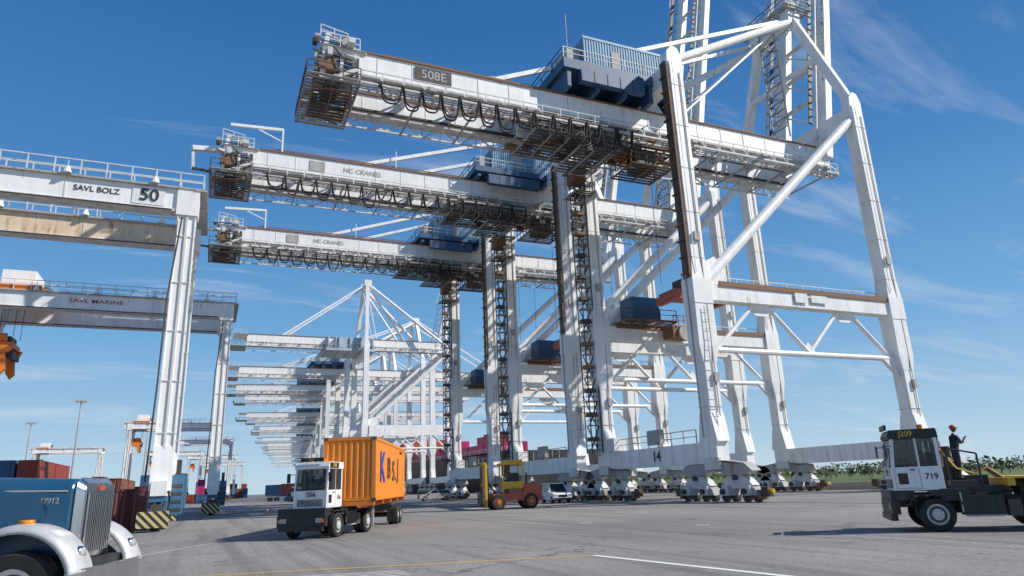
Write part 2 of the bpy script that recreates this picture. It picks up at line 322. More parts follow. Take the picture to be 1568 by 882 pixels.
        # under girder: machinery platforms and trolley with operator cab
        for z,x0,x1 in((zg-2.9,-13,-3.5),(zg-3.9,-8.5,-5)):
            b.grate(x0,x1,gy[0]-.6,gy[1]-1,z-.06,'dark','grey',.55)
            for x in [x0+i*(x1-x0)/8 for i in range(9)]:
                b.beam((x,gy[0]-.9,z-.6),(x,gy[0]-.9,z+1.1),.08,.08,'dark')
                b.beam((x,gy[0]-.9,z-.6),(x+.9,gy[0]-.9,z+.1),.06,.06,'dark')
            b.beam((x0,gy[0]-.9,z-.6),(x1,gy[0]-.9,z-.6),.1,.1,'dark'); b.beam((x0,gy[0]-.9,z+1.1),(x1,gy[0]-.9,z+1.1),.08,.08,'dark'); b.beam((x0,gy[0]-.9,z+.55),(x1,gy[0]-.9,z+.55),.06,.06,'dark')
        for k in range(60):
            x=rr.uniform(-14,6); y=rr.uniform(gy[0]-.8,gy[1]-1); z=zg-rr.uniform(1.5,3.2); s1=rr.uniform(.15,.7)
            b.box(x-s1,x+s1,y-s1*.5,y+s1*.5,z,z+rr.uniform(.2,.7),rr.choice(['dark','rust','grey','dark','rust','white2']))
        for k in range(24):
            x=rr.uniform(-14,4); y=rr.uniform(gy[0]-.8,gy[1]-1); z=zg-rr.uniform(1.8,3.6); b.tube((x,y,z),(x+rr.uniform(-2,2),y+rr.uniform(-1,1),z+rr.uniform(-.8,1.2)),.07,rr.choice(['dark','rust']),5)
        b.grate(-2.5,3.2,gy[0]+.9,gy[1]-.9,zg-2.1,'rust','rust',.6); b.box(-1.3,.9,5,7,zg-4.4,zg-2.4,'dark'); b.box(-1.35,.95,5.2,6.8,zg-3.9,zg-3.0,'darkglass'); b.grate(-2.6,2.0,4.2,8,zg-4.55,'dark','rust',.5); b.rail((-2.6,4.2,zg-4.45),(2.0,4.2,zg-4.45),'rust',step=.9); b.rail((-2.6,8,zg-4.45),(-2.6,4.2,zg-4.45),'rust',step=.9)
        for q in range(6): b.beam((-2.4+q*.9,4.6+q*.5,zg-4.4),(-2.2+q*.9,4.6+q*.5,zg-2.0),.12,.12,'rust')
        for x in(3,6,9,12): b.tube((x,9,zg-1),(x,9,21),.03,'dark',4)
        # spreader parked under portal
        b.box(3,9.5,7,9.6,19.3,20.0,'red'); b.box(4.5,8,7.4,9.2,20,21.3,'dark'); b.box(2.9,3.5,6.6,10,18.9,19.7,'red'); b.box(9.2,9.8,6.6,10,18.9,19.7,'red')
        for x in range(int(back)+6,int(G),9): b.box(x-.3,x+.3,gy[0]-1.7,gy[0]-1.2,zg-2.1,zg-1.8,'grey')
        # electrical house at portal level
        b.box(2.6,6.1,D-3.0,D-.7,18.6,21.0,'blue'); b.grate(1.6,8.0,D-3.4,D-.6,18.4,'dark','rust',.5); b.rail((1.6,D-3.4,18.5),(8.0,D-3.4,18.5),'dark')
        b.box(8,11.0,D-2.6,D-.7,16.9,18.2,'rust'); b.rail((8,D-2.8,18.2),(11.5,D-2.8,18.2),'rust',step=.7); b.tube((9.5,D-2.9,17.4),(9.5,D-2.6,17.4),.9,'grey',18)
        # elevator guide on landside near leg
        b.box(-1.05,-.78,-.3,.35,18.6,40.2,'dark'); b.box(-1.1,-.95,-.66,-.5,18.6,39.5,'rust'); b.beam((-1.05,.0,5),(-1.05,.0,19),.1,.1,'grey')
        for z in [19+i*1.5 for i in range(14)]: b.box(-1.2,-.72,-.5,.5,z,z+.1,'rust' if int(z)%2 else 'dark')
        xs,ys=-1.45,D+.1
        for z in [5+i*2.5 for i in range(13)]:
            b.box(xs-.55,xs+.7,ys-.55,ys+.55,z,z+.06,'grey'); b.rail((xs-.55,ys-.55,z),(xs+.7,ys-.55,z),'dark',h=1.0,step=.6); b.rail((xs-.55,ys+.55,z),(xs-.55,ys-.55,z),'dark',h=1.0,step=.6)
            b.beam((xs-.5,ys-.25,z),(xs+.6,ys-.25,z+2.5),.06,.14,'dark'); b.beam((xs+.6,ys+.25,z),(xs-.5,ys+.25,z+2.5),.06,.14,'grey')
            b.box(xs-.7,xs+.3,ys-.7,ys+.1,z+.9,z+1.3,'rust' if int(z)%3==0 else 'dark')
        for a in(-.55,.68):
            for c in(-.55,.55): b.beam((xs+a,ys+c,4.7),(xs+a,ys+c,37.5),.09,.09,'dark')
        b.grate(xs-1.2,xs+1.8,ys-1.8,ys+1.0,36.3,'dark','rust'); b.box(xs-.9,xs+.6,ys-1.3,ys+.6,34.8,36.2,'rust'); b.rail((xs-1.2,ys-1.8,33.4),(xs+1.3,ys-1.8,33.4),'dark',step=.6); b.grate(xs-1.2,xs+1.3,ys-1.8,ys+1.0,33.3,'dark','grey')
        b.box(-1.1,-.61,6,8.0,4.9,6.2,'grey'); b.box(-1.2,.2,13.6,15.0,4.75,6.0,'white2')
        b.rail((-.6,1.5,4.7),(-.6,D-1.5,4.7),'grey',step=1.6)
        b.box(10.6,12.1,-.72,-.68,17.1,18.0,'truckwhite'); b.box(12.6,14.6,-.72,-.68,17.2,17.9,'truckwhite')
        for z in [6+i*.8 for i in range(13)]: b.beam((-.3,-.85,z),(.3,-.85,z),.03,.03,'grey')
        b.beam((-.2,-.9,4.9),(-.2,-.9,16),.05,.05,'grey')
        for y in(6,8.4): b.tube((1,y,zg+.2),(G,y,zg+.5),.03,'dark',4)
    # machinery house
    hx0,hx1,hy0,hy1=-8,.8,2.6,13
    b.box(hx0-2.6,hx1+2,hy0-.6,hy1+.6,38.9 if zg<37 else 39.2,39.9,hblue)
    for x in(hx0-2,hx0+1,hx0+4,hx0+7,hx1+1.5): b.box(x-.2,x+.2,hy0-.4,hy1+.4,zg+1.1,38.95,hblue)
    b.box(hx0,hx1,hy0,hy1,39.9,43.1,house)
    if detail:
        x=hx0
        while x<hx1: b.box(x,x+.14,hy0-.06,hy0+.02,40.0,43.0,house); x+=.3
        y=hy0
        while y<hy1: b.box(hx0-.06,hx0+.02,y,y+.14,40.0,43.0,house); y+=.3
        b.box(hx0-.1,hx1+.1,hy0-.1,hy0+.05,42.95,43.2,house)
        b.box(hx0+.5,hx1-.5,hy0+.8,hy1-.8,43.1,43.4,house)
        b.box(hx0-1.6,hx0-.2,hy0+.5,hy0+3,39.9,41.8,'grey')
        b.box(hx0-1.0,hx0+6,hy0-.9,hy0-.2,37.6,38.8,hblue)
        for k in range(5): b.box(hx0-1+k*1.4,hx0-.9+k*1.4,hy0-.93,hy0-.88,37.6,38.8,'dark')
        b.box(hx0+3,hx0+4,hy0-.1,hy0-.06,40.1,42.1,'grey')
        b.tube((hx0-1.2,hy0+1,40),(hx0-1.2,hy0+1,46.0),.05,'grey',5)
    b.rail((hx0-2.6,hy0-.6,39.9),(hx1+2,hy0-.6,39.9),'white2' if detail else 'grey'); b.rail((hx0-2.6,hy1+.6,39.9),(hx0-2.6,hy0-.6,39.9),'blue')
    # apex frame
    ax,az=(23.0,55.0) if mast=='water' else (1.0,60.0)
    lx=G if mast=='water' else 0
    ay=(4.9,10.2)
    for y0,y1 in((0,ay[0]),(D,ay[1])):
        b.beam((lx,y0,ZT),(ax,y1,az),.95,.95,'white')
        other=0 if mast=='water' else G
        b.tube((ax,y1,az-.3),(other+(.4 if other==0 else -.4),y0,ZT-.2),.42,'white',10)
        if mast!='water': b.tube((ax,y1,az-1),(12,y1,zg+1),.3,'white',8)
    for y in ay:
        b.beam((ax,y,az),(back+11.5 if mast=='water' else back+9,y-.4 if y<8 else y+.4,zg+1.2),.3,.42,'white')
        b.beam((back+10.5,y-.3,zg+1),(back+12.5,y-.3,zg+1.6),.5,.7,'grey')
        b.box(ax-1.0,ax+1.0,y-.6,y+.6,az-.9,az+.9,'white')
        b.beam((ax-.5,y,az),(hx1+3,y,zg+1.5),.2,.2,'white')
    b.beam((ax,ay[0],az),(ax,ay[1],az),.8,1.0,'white'); b.beam((ax+.0,2.6,48),(ax+.2,14,48),.4,.5,'white')
    if detail:
        b.grate(ax-2,ax+2,ay[0]-1.2,ay[1]+1.2,az+.95,'grey'); b.rail((ax-2,ay[0]-1.2,az+1),(ax+2,ay[0]-1.2,az+1),'dark',step=1); b.rail((ax-2,ay[0]-1.2,az+1),(ax-2,ay[1]+1.2,az+1),'dark',step=1)
        for y in ay:
            b.tube((ax-.3,y-.8,az+1.5),(ax-.3,y+.8,az+1.5),.7,'grey',16); b.beam((ax-.8,y,az+1),(ax-.3,y,az+2.6),.3,.3,'grey')
        for k in range(12):
            z=41.5+k*1.15; b.beam((21.9,8-1.2,z),(21.9,8+1.2,z),.08,.08,'dark')
            b.beam((21.9,6.8 if k%2 else 9.2,z),(21.9,9.2 if k%2 else 6.8,z+1.15),.08,.08,'grey')
        for y in(6.8,9.2): b.beam((21.9,y,40),(21.9,y,55),.12,.12,'grey')
    if boom=='up':
        h=Vector((23.6,0,zg)); d=Vector((math.cos(math.radians(79)),0,math.sin(math.radians(79)))); nrm=Vector((-d.z,0,d.x)); LB=46
        for i,y in enumerate(gy):
            p=h+Vector((0,y,0)); q=p+d*LB
            b.beam(p,q,.9,1.7,'white')
            so=-1 if i==0 else 1
            w0=p+nrm*2.0
            b.beam(w0+Vector((0,so*.9,0)),w0+d*LB+Vector((0,so*.9,0)),.16,.16,'white2')
            n=24
            for k in range(n+1):
                c=p+d*(LB*k/n); b.beam(c+nrm*.8,w0+d*(LB*k/n)+Vector((0,so*.9,0)),.12,.12,'grey')
                if k<n: b.beam(c+nrm*.8,w0+d*(LB*(k+1)/n)+Vector((0,so*.9,0)),.08,.08,'grey')
                if detail: b.beam(c-nrm*.86+Vector((0,-.4,0)),c-nrm*.86+Vector((0,.4,0)),.08,.08,'dark')
            if detail: b.beam(w0+d*4,w0+d*LB,.5,.1,'dark')
        n=10
        for k in range(n+1):
            a=h+Vector((0,gy[0],0))+d*(LB*k/n); c=h+Vector((0,gy[1],0))+d*(LB*k/n); b.beam(a,c,.35,.4,'white2')
            if k<n and detail: b.beam(a,c+d*(LB/n),.18,.18,'white2')
        for y in gy:
            b.tube((23,y,55.5),tuple(h+Vector((0,y,0))+d*30+nrm),.12,'white2',6)
    elif boom=='down':
        for y in gy: b.beam((ax,y,az),(G+28,y,zg+1),.3,.42,'white')
        for k in range(7): b.beam((G+1+k*5.8,gy[0],zg),(G+1+k*5.8,gy[1],zg),.4,.5,'white2')
    return b

mA=sts(-29,36.0); A=mA.obj('ship_to_shore_crane',(38,46,0))
meB=sts(-36,37.5); B=meB.obj('ship_to_shore_crane',(38,69.5,0))
C=bpy.data.objects.new('ship_to_shore_crane',B.data); S.collection.objects.link(C); C.location=(38,94.3,0)
text('14',1.3,(-.66,7.4,3.85),FP,'ink',A)
text('508E',1.15,(-22.6,3.64,36.1),FA,'faded',A)
o=MB(); o.box(-24.3,-21.0,3.66,3.69,35.45,36.75,'dark'); o.obj('sign_plate',parent=A)
text('SAVANNAH  GA  USA',1.35,(26.75,3.66,52.5),(R90,-math.radians(79),0),'ink',A)
text('1016',1.2,(25.6,3.66,47),(R90,-math.radians(79),0),'ink',B)
for cr in(B,C):
    o=MB(); o.box(-30,-28.3,3.68,3.70,36.9,38.1,'grey'); o.obj('sign_plate',parent=cr)
    text('HC CRANES',.8,(-24.0,3.68,37.5),FA,'faded',cr)
    b=MB(); b.beam((-33,4,38.5),(-33,4,41.6),.18,.18,'white'); b.beam((-33,4,41.5),(-38.5,4,41.2),.25,.3,'white'); b.beam((-33,4,40),(-36,4,41.3),.12,.12,'white'); b.beam((-20,4,38.5),(-20,4,41),.08,.08,'white')
    b.beam((-36,4,38.2),(-42,4,37.7),.6,.5,'white'); b.beam((-42,4,38),(-41.8,4,35.2),.3,.3,'white2'); b.beam((-41.9,3.5,35.2),(-40,3.5,35),.3,.2,'dark'); b.obj('service_davit',parent=cr)
Dm=sts(-31,42.0,False,mast='land',house='greyhouse',hblue='greyhouse'); Dc=Dm.obj('ship_to_shore_crane',(38,187,0))
b=MB(); b.box(1,23,-1,-.8,15.8,18.6,'white'); b.obj('portal_beam',parent=Dc)
far=sts(-31,37.0,False,house='greyhouse',hblue='blue',boom='down'); fd=far.mesh('far_crane')
fars=[215,252,285,318,352,390,430,470,515,561,610,670,740,820,920]
rf=random.Random(5)
for a in fars:
    o=bpy.data.objects.new('ship_to_shore_crane',fd); S.collection.objects.link(o); o.location=(38+max(0,a-250)*.11,a+rf.uniform(-3,3),0); o.rotation_euler=(0,0,-.0 if a<250 else -.09); o.scale=(rf.uniform(.96,1.04),1,rf.uniform(.95,1.05))

# ------------------------------------------------ rubber tyred gantry
def rtg(col2='girdrust'):
    b=MB(); SP=-23.6
    for x in(0,SP):
        for y in(0,8):
            b.taper((x,y,2.4),(1.25,1.8),(x,y,5.2),(1.15,1.15),'white'); b.beam((x,y,5.1),(x,y,21.5),1.05,1.0,'white')
            for fx in(-.56,.56): b.box(x+fx-.03,x+fx+.03,y-.6,y+.6,5,21.4,'white')
            b.box(x-.04,x+.1,y-.6,y-.5,5,21.3,'white2')
            b.box(x-.72,x+.72,y-.68,y+.68,21.2,23.3,'white')
            for k in range(5): b.box(x-.62,x+.62,y-.56,y+.56,6+k*3.4,6.08+k*3.4,'white2')
            for s in(-1.0,1.0):
                b.wheel((x,y+s,.75),.75,.55,'x',hub='hub'); b.box(x-.5,x-.36,y+s-.25,y+s+.25,.6,2.0,'hub'); b.box(x+.36,x+.5,y+s-.25,y+s+.25,.6,2.0,'hub')
            b.box(x-.5,x+.5,y-1.5,y+1.5,1.75,2.1,'hub')
        b.box(x-.45,x+.45,-1.6,9.6,2.1,3.0,'white')
        b.beam((x,0,16.5),(x,2.6,21.4),.35,.35,'white'); b.beam((x,8,16.5),(x,5.4,21.4),.35,.35,'white'); b.beam((x,.3,5),(x,2.6,3),.4,.3,'white'); b.beam((x,7.7,5),(x,5.4,3),.4,.3,'white')
        b.beam((x,0,21.7),(x,8,21.7),.5,.8,'white')
        b.box(x-1.0,x+.75,-2.45,-2.3,.25,1.2,'hazard'); b.box(x-1.0,x+.75,10.3,10.45,.25,1.2,'hazard'); b.box(x-.3,x+.3,-2.3,-1.5,.6,1.6,'dark'); b.box(x-.1,x+.1,-2.3,-1.4,.4,1.2,'yellow')
        b.box(x+.6,x+1.3,.8,3.2,.9,3.4,'hub'); b.box(x+.62,x+1.4,4.2,7.5,1.2,3.6,'hub'); b.box(x+.8,x+1.1,1.2,1.6,3.4,4.4,'dark')
        for k in range(4): b.box(x+.62,x+1.28,.78,.8,1.1+k*.5,1.3+k*.5,'dark')
        for z in [5+i*.7 for i in range(23)]: b.beam((x+.75,-.25,z),(x+.75,.25,z),.03,.03,'grey')
        b.path([(x-.9,-.3,3),(x-.75,-.7,9),(x-.72,-.7,15),(x-.3,-.7,21)],.06,'dark')
    for y in(0,8):
        c='white' if y==0 else col2
        b.box(SP-1.5,-.7,y-.5,y+.5,21.6,23.15,c); b.box(SP-1.5,.9,y-.75,y+.75,23.15,23.28,'grey'); b.box(SP-1.5,-.7,y-.62,y+.62,21.45,21.58,'white2')
        b.rail((SP-1.5,y-.75,23.25),(.9,y-.75,23.25),'white2',step=1.5); b.rail((SP-1.5,y+.75,23.25),(.9,y+.75,23.25),'white2',step=1.5)
        for x in(-2.2,-7.5,-13,-18.5): b.tube((x,y-.8,23.3),(x,y-.8,23.75),.28,'white',10,r2=.12); b.beam((x,y-.8,23.7),(x,y-.8,24.2),.05,.05,'white2')
        b.path([(SP,y-.68,21.5),(-12,y-.68,21.45),(-1,y-.68,21.5)],.05,'dark')
        for k in range(3): b.box(-7.5*k-7.6,-7.5*k-7.5,y-.53,y-.5,21.65,23.1,'white2')
    b.rail((.9,-.75,23.25),(.9,8.75,23.25),'white2',step=1.2); b.box(.4,1.2,-.75,8.75,23.1,23.2,'grey')
    T=-2.6
    b.box(-20.5+T,-15.5+T,-.6,8.6,23.3,23.8,'orange'); b.box(-19.5+T,-16.5+T,1,5,23.8,25.8,'white'); b.box(-18+T,-16+T,5,8,23.8,25.2,'dark')
    for x in(-20+T,-18+T):
        for y in(2.5,5.5): b.tube((x,y,19.0),(x,y,23.3),.03,'dark',4)
    b.box(-20.4+T,-17.8+T,1.8,5.2,17.7,18.2,'orange'); b.box(-20+T,-18.2+T,2.8,5.2,18.2,19.0,'dark'); b.tube((-19.4+T,2,18.7),(-18.4+T,2,18.7),.45,'orange',12)
    for y0 in(1.4,5.2): b.prism([(-20.5+T,17.8),(-17.6+T,17.8),(-17.9+T,17.1),(-18.2+T,17.0),(-18.0+T,15.3),(-18.4+T,14.8),(-18.8+T,15.4),(-18.9+T,16.6),(-20.5+T,17.0)],y0,y0+.5,'orange')
    b.box(-18.3+T,-17.7+T,2,5,16.6,17.3,'dark')
    return b
r=rtg(); R1=r.obj('rubber_tyred_gantry_crane',(-2.7,51,0))
text('50',1.25,(-2.5,-.60,22.4),FA,'ink',R1); text('SAVL BOLZ',.55,(-5.7,-.53,22.4),FA,'ink',R1); text('LINES',1.05,(-15.0,-.53,22.25),FA,'logo_red',R1,sx=1.2)
o=MB(); o.box(-3.55,-1.5,-.55,-.52,21.75,23.05,'truckwhite'); o.obj('number_plate',parent=R1)
r2=rtg('white').mesh('rtg2')
for p,a in((.7,83),(-42.7,345),(2,230),(8,300),(-3,380),(14,420),(22,520)):
    o=bpy.data.objects.new('rubber_tyred_gantry_crane',r2); S.collection.objects.link(o); o.location=(p,a,0)
    if a==83: text('SAVL MARINE',.6,(-13,-.53,22.45),FA,'logo_red',o,sx=1.4)

# ------------------------------------------------ containers
def container(b,x0,y0,z0,L,Wd,H,m,axis='y'):
    x1,y1=(x0+Wd,y0+L) if axis=='y' else (x0+L,y0+Wd)
    z1=z0+H
    b.box(x0+.04,x1-.04,y0+.04,y1-.04,z0+.1,z1-.05,m)
    for x in(x0+.08,x1-.08):
        for y in(y0+.08,y1-.08): b.box(x-.08,x+.08,y-.08,y+.08,z0,z1,m)
    for z in(z0+.08,z1-.07):
        for x in(x0+.06,x1-.06): b.box(x-.06,x+.06,y0,y1,z-.07,z+.07,m)
        for y in(y0+.06,y1-.06): b.box(x0,x1,y-.06,y+.06,z-.07,z+.07,m)
    for k in range(1,5):
        if axis=='y': xx=x0+Wd*k/5; b.tube((xx,y0+.01,z0+.1),(xx,y0+.01,z1-.1),.025,m,6)
rr=random.Random(11)
cols=['c_red','c_blue','c_brown','c_red','c_brown','c_green','c_grey','c_maroon','c_blue','c_white']
b=MB()
container(b,-6.4,51.2,0,12.2,2.44,2.6,'c_maroon')
container(b,-9.1,51.2,0,12.2,2.44,2.6,'c_maroon'); container(b,-11.8,51.2,0,12.2,2.44,2.6,'c_brown')
b.obj('shipping_container_stack')
def stack(px,ay,nx,nyy,hmax,pal=cols,hmin=1):
    b=MB()
    for i in range(nx):
        for j in range(nyy):
            for k in range(rr.randint(hmin,hmax)): container(b,i*2.8,j*12.8,k*2.6,12.2,2.44,2.6,rr.choice(pal))
    return b.obj('shipping_container_stack',(px,ay,0))
stack(-52,128,7,2,5,hmin=3,pal=['c_red','c_blue','c_brown','c_brown','c_blue']); stack(-30,118,3,2,3,hmin=3,pal=['c_red','c_blue','c_brown','c_red','c_red']); stack(-20.5,128,3,2,2,hmin=2,pal=['c_red','c_brown','c_maroon'])
stack(-84,150,10,2,4); stack(-30,210,6,3,3); stack(-14,260,5,3,3,['c_red','c_pink','c_blue']); stack(-4,330,5,3,3); stack(5,420,6,3,3); stack(-120,230,14,3,4,hmin=2)
b=MB(); b.box(0,70,0,160,0,9,'c_grey'); b.prism([(-1,9),(71,9),(35,12)],-1,161,'grey')
for k in range(20): b.box(70.0,70.1,2+k*8,6.5+k*8,0,5,'white2')
for k in range(9): b.box(4+k*7.5,8+k*7.5,-.1,0,0,5,'white2'); b.box(4+k*7.5,8+k*7.5,-1.8,0,5.2,5.4,'grey')
b.obj('warehouse_building',(-190,330,0))

# ------------------------------------------------ people
def person(name,loc,rot,pose='stand',top='navy',leg='navy',hat='red'):
    root=bpy.data.objects.new(name,None); S.collection.objects.link(root); root.location=loc; root.rotation_euler=(0,0,rot)
    if pose=='stand':
        hp=.93; j=dict(kL=(.05,.12,.5),aL=(-.02,.13,.09),tL=(.17,.15,.04),kR=(.0,-.12,.5),aR=(-.08,-.13,.09),tR=(.11,-.16,.04),
          eL=(.10,.27,1.16),wL=(.34,.20,1.22),eR=(.12,-.26,1.18),wR=(.33,-.14,1.36)); lean=.05
    else:
        hp=.50; j=dict(kL=(.46,.14,.55),aL=(.52,.14,.12),tL=(.70,.15,.07),kR=(.46,-.14,.55),aR=(.52,-.14,.12),tR=(.70,-.15,.07),
          eL=(.18,.27,.76),wL=(.42,.17,.84),eR=(.18,-.27,.76),wR=(.42,-.17,.84)); lean=0
    V=[];Rd=[];E=[];K={}
    def v(k,p,r,par=None):
        K[k]=len(V); V.append(p); Rd.append(r)
        if par: E.append((K[par],K[k]))
    v('pel',(0,0,hp),(.13,.15)); v('sp',(lean*.4,0,hp+.22),(.11,.145),'pel'); v('ch',(lean,0,hp+.42),(.12,.17),'sp'); v('nb',(lean,0,hp+.55),(.065,.07),'ch'); v('nk',(lean+.02,0,hp+.63),(.055,.055),'nb')
    for s,sg in(('L',1),('R',-1)):
        v('h'+s,(0,sg*.09,hp-.06),(.095,.095),'pel'); v('k'+s,j['k'+s],(.06,.06),'h'+s); v('a'+s,j['a'+s],(.045,.045),'k'+s); v('t'+s,j['t'+s],(.04,.045),'a'+s)
        v('s'+s,(lean,sg*.18,hp+.49),(.065,.065),'ch'); v('e'+s,j['e'+s],(.047,.047),'s'+s); v('w'+s,j['w'+s],(.03,.03),'e'+s)
        w=Vector(j['w'+s]); e=Vector(j['e'+s]); d=(w-e).normalized(); v('p'+s,tuple(w+d*.07),(.035,.022),'w'+s)
        side=Vector((0,1,0))
        for i in range(4):
            b0=w+d*.10+side*((i-1.5)*.022); v(f'f{i}{s}',tuple(b0),(.010,.010),'p'+s); v(f'g{i}{s}',tuple(b0+d*(.035+.006*(1.5-abs(i-1.5)))+Vector((0,0,-.012))),(.009,.009),f'f{i}{s}'); v(f'i{i}{s}',tuple(b0+d*.04+Vector((0,0,-.04))),(.008,.008),f'g{i}{s}')
        v('th'+s,tuple(w+d*.05+side*(-sg*.04)),(.012,.012),'w'+s); v('tk'+s,tuple(w+d*.09+side*(-sg*.05)+Vector((0,0,-.02))),(.010,.010),'th'+s)
    me=bpy.data.meshes.new('body'); me.from_pydata(V,E,[]); o=bpy.data.objects.new('body_tmp',me); S.collection.objects.link(o)
    sk=o.modifiers.new('s','SKIN')
    for i,rd in enumerate(Rd): me.skin_vertices[0].data[i].radius=rd
    me.skin_vertices[0].data[0].use_root=True
    su=o.modifiers.new('u','SUBSURF'); su.levels=1; su.render_levels=1
    dg=bpy.context.evaluated_depsgraph_get(); m2=bpy.data.meshes.new_from_object(o.evaluated_get(dg)); bpy.data.objects.remove(o)
    m2.materials.clear()
    for n in(top,leg,'skin','black'): m2.materials.append(M[n])
    for p in m2.polygons:
        c=p.center; k=0
        if c.z<hp+.02: k=1
        if pose=='sit' and c.x>.15 and c.z<.68 : k=1
        for s in'LR':
            w=Vector(j['w'+s]); e=Vector(j['e'+s])
            if (c-w).dot((w-e).normalized())>-.0 and (c-w).length<.22: k=2
            t=Vector(j['a'+s])
            if c.z<t.z+.03 and (c-t).length<.3: k=3
        if c.z>hp+.56: k=2
        p.material_index=k; p.use_smooth=True
    bo=bpy.data.objects.new('body',m2); S.collection.objects.link(bo); bo.parent=root
    hd=MB(); hc=Vector((lean+.045,0,hp+.75)); n=16; mrows=12; vs=[];fs=[]
    for i in range(mrows+1):
        ph=math.pi*i/mrows
        for k in range(n):
            th=2*math.pi*k/n; x=math.sin(ph)*math.cos(th); y=math.sin(ph)*math.sin(th); z=math.cos(ph)
            jaw=1-.28*max(0,-z)
            fx=.098*x*jaw
            if x>.8 and -.35<z<.1 and abs(y)<.35: fx+=.022
            if x>.7 and .1<z<.3 and .2<abs(y)<.5: fx-=.012
            vs.append(hc+Vector((fx,.076*y*jaw,.118*z)))
    for i in range(mrows):
        for k in range(n): fs.append((i*n+k,(i+1)*n+k,(i+1)*n+(k+1)%n,i*n+(k+1)%n))
    hd.add(vs,fs,'skin')
    for sg in(-1,1): hd.box(hc.x-.02,hc.x+.012,hc.y+sg*.075-.01,hc.y+sg*.075+.01,hc.z-.03,hc.z+.03,'skin'); hd.box(hc.x+.078,hc.x+.092,sg*.03-.012,sg*.03+.012,hc.z+.012,hc.z+.024,'black')
    hd.box(hc.x+.075,hc.x+.087,-.025,.025,hc.z-.062,hc.z-.052,'redshirt')
    vs=[];fs=[]
    for i in range(6):
        ph=math.pi/2*i/5
        for k in range(n): th=2*math.pi*k/n; vs.append(hc+Vector((.125*math.cos(ph)*math.cos(th),.105*math.cos(ph)*math.sin(th),.045+.10*math.sin(ph))))
    for i in range(5):
        for k in range(n): fs.append((i*n+k,i*n+(k+1)%n,(i+1)*n+(k+1)%n,(i+1)*n+k))
    hd.add(vs,fs,hat); hd.prism([(hc.x+.16*math.cos(t*math.pi/8)+.02,.12*math.sin(t*math.pi/8)) for t in range(16)],hc.z+.035,hc.z+.05,hat,'z')
    h=hd.obj('head',parent=root)
    for p in h.data.polygons: p.use_smooth=True
    return root

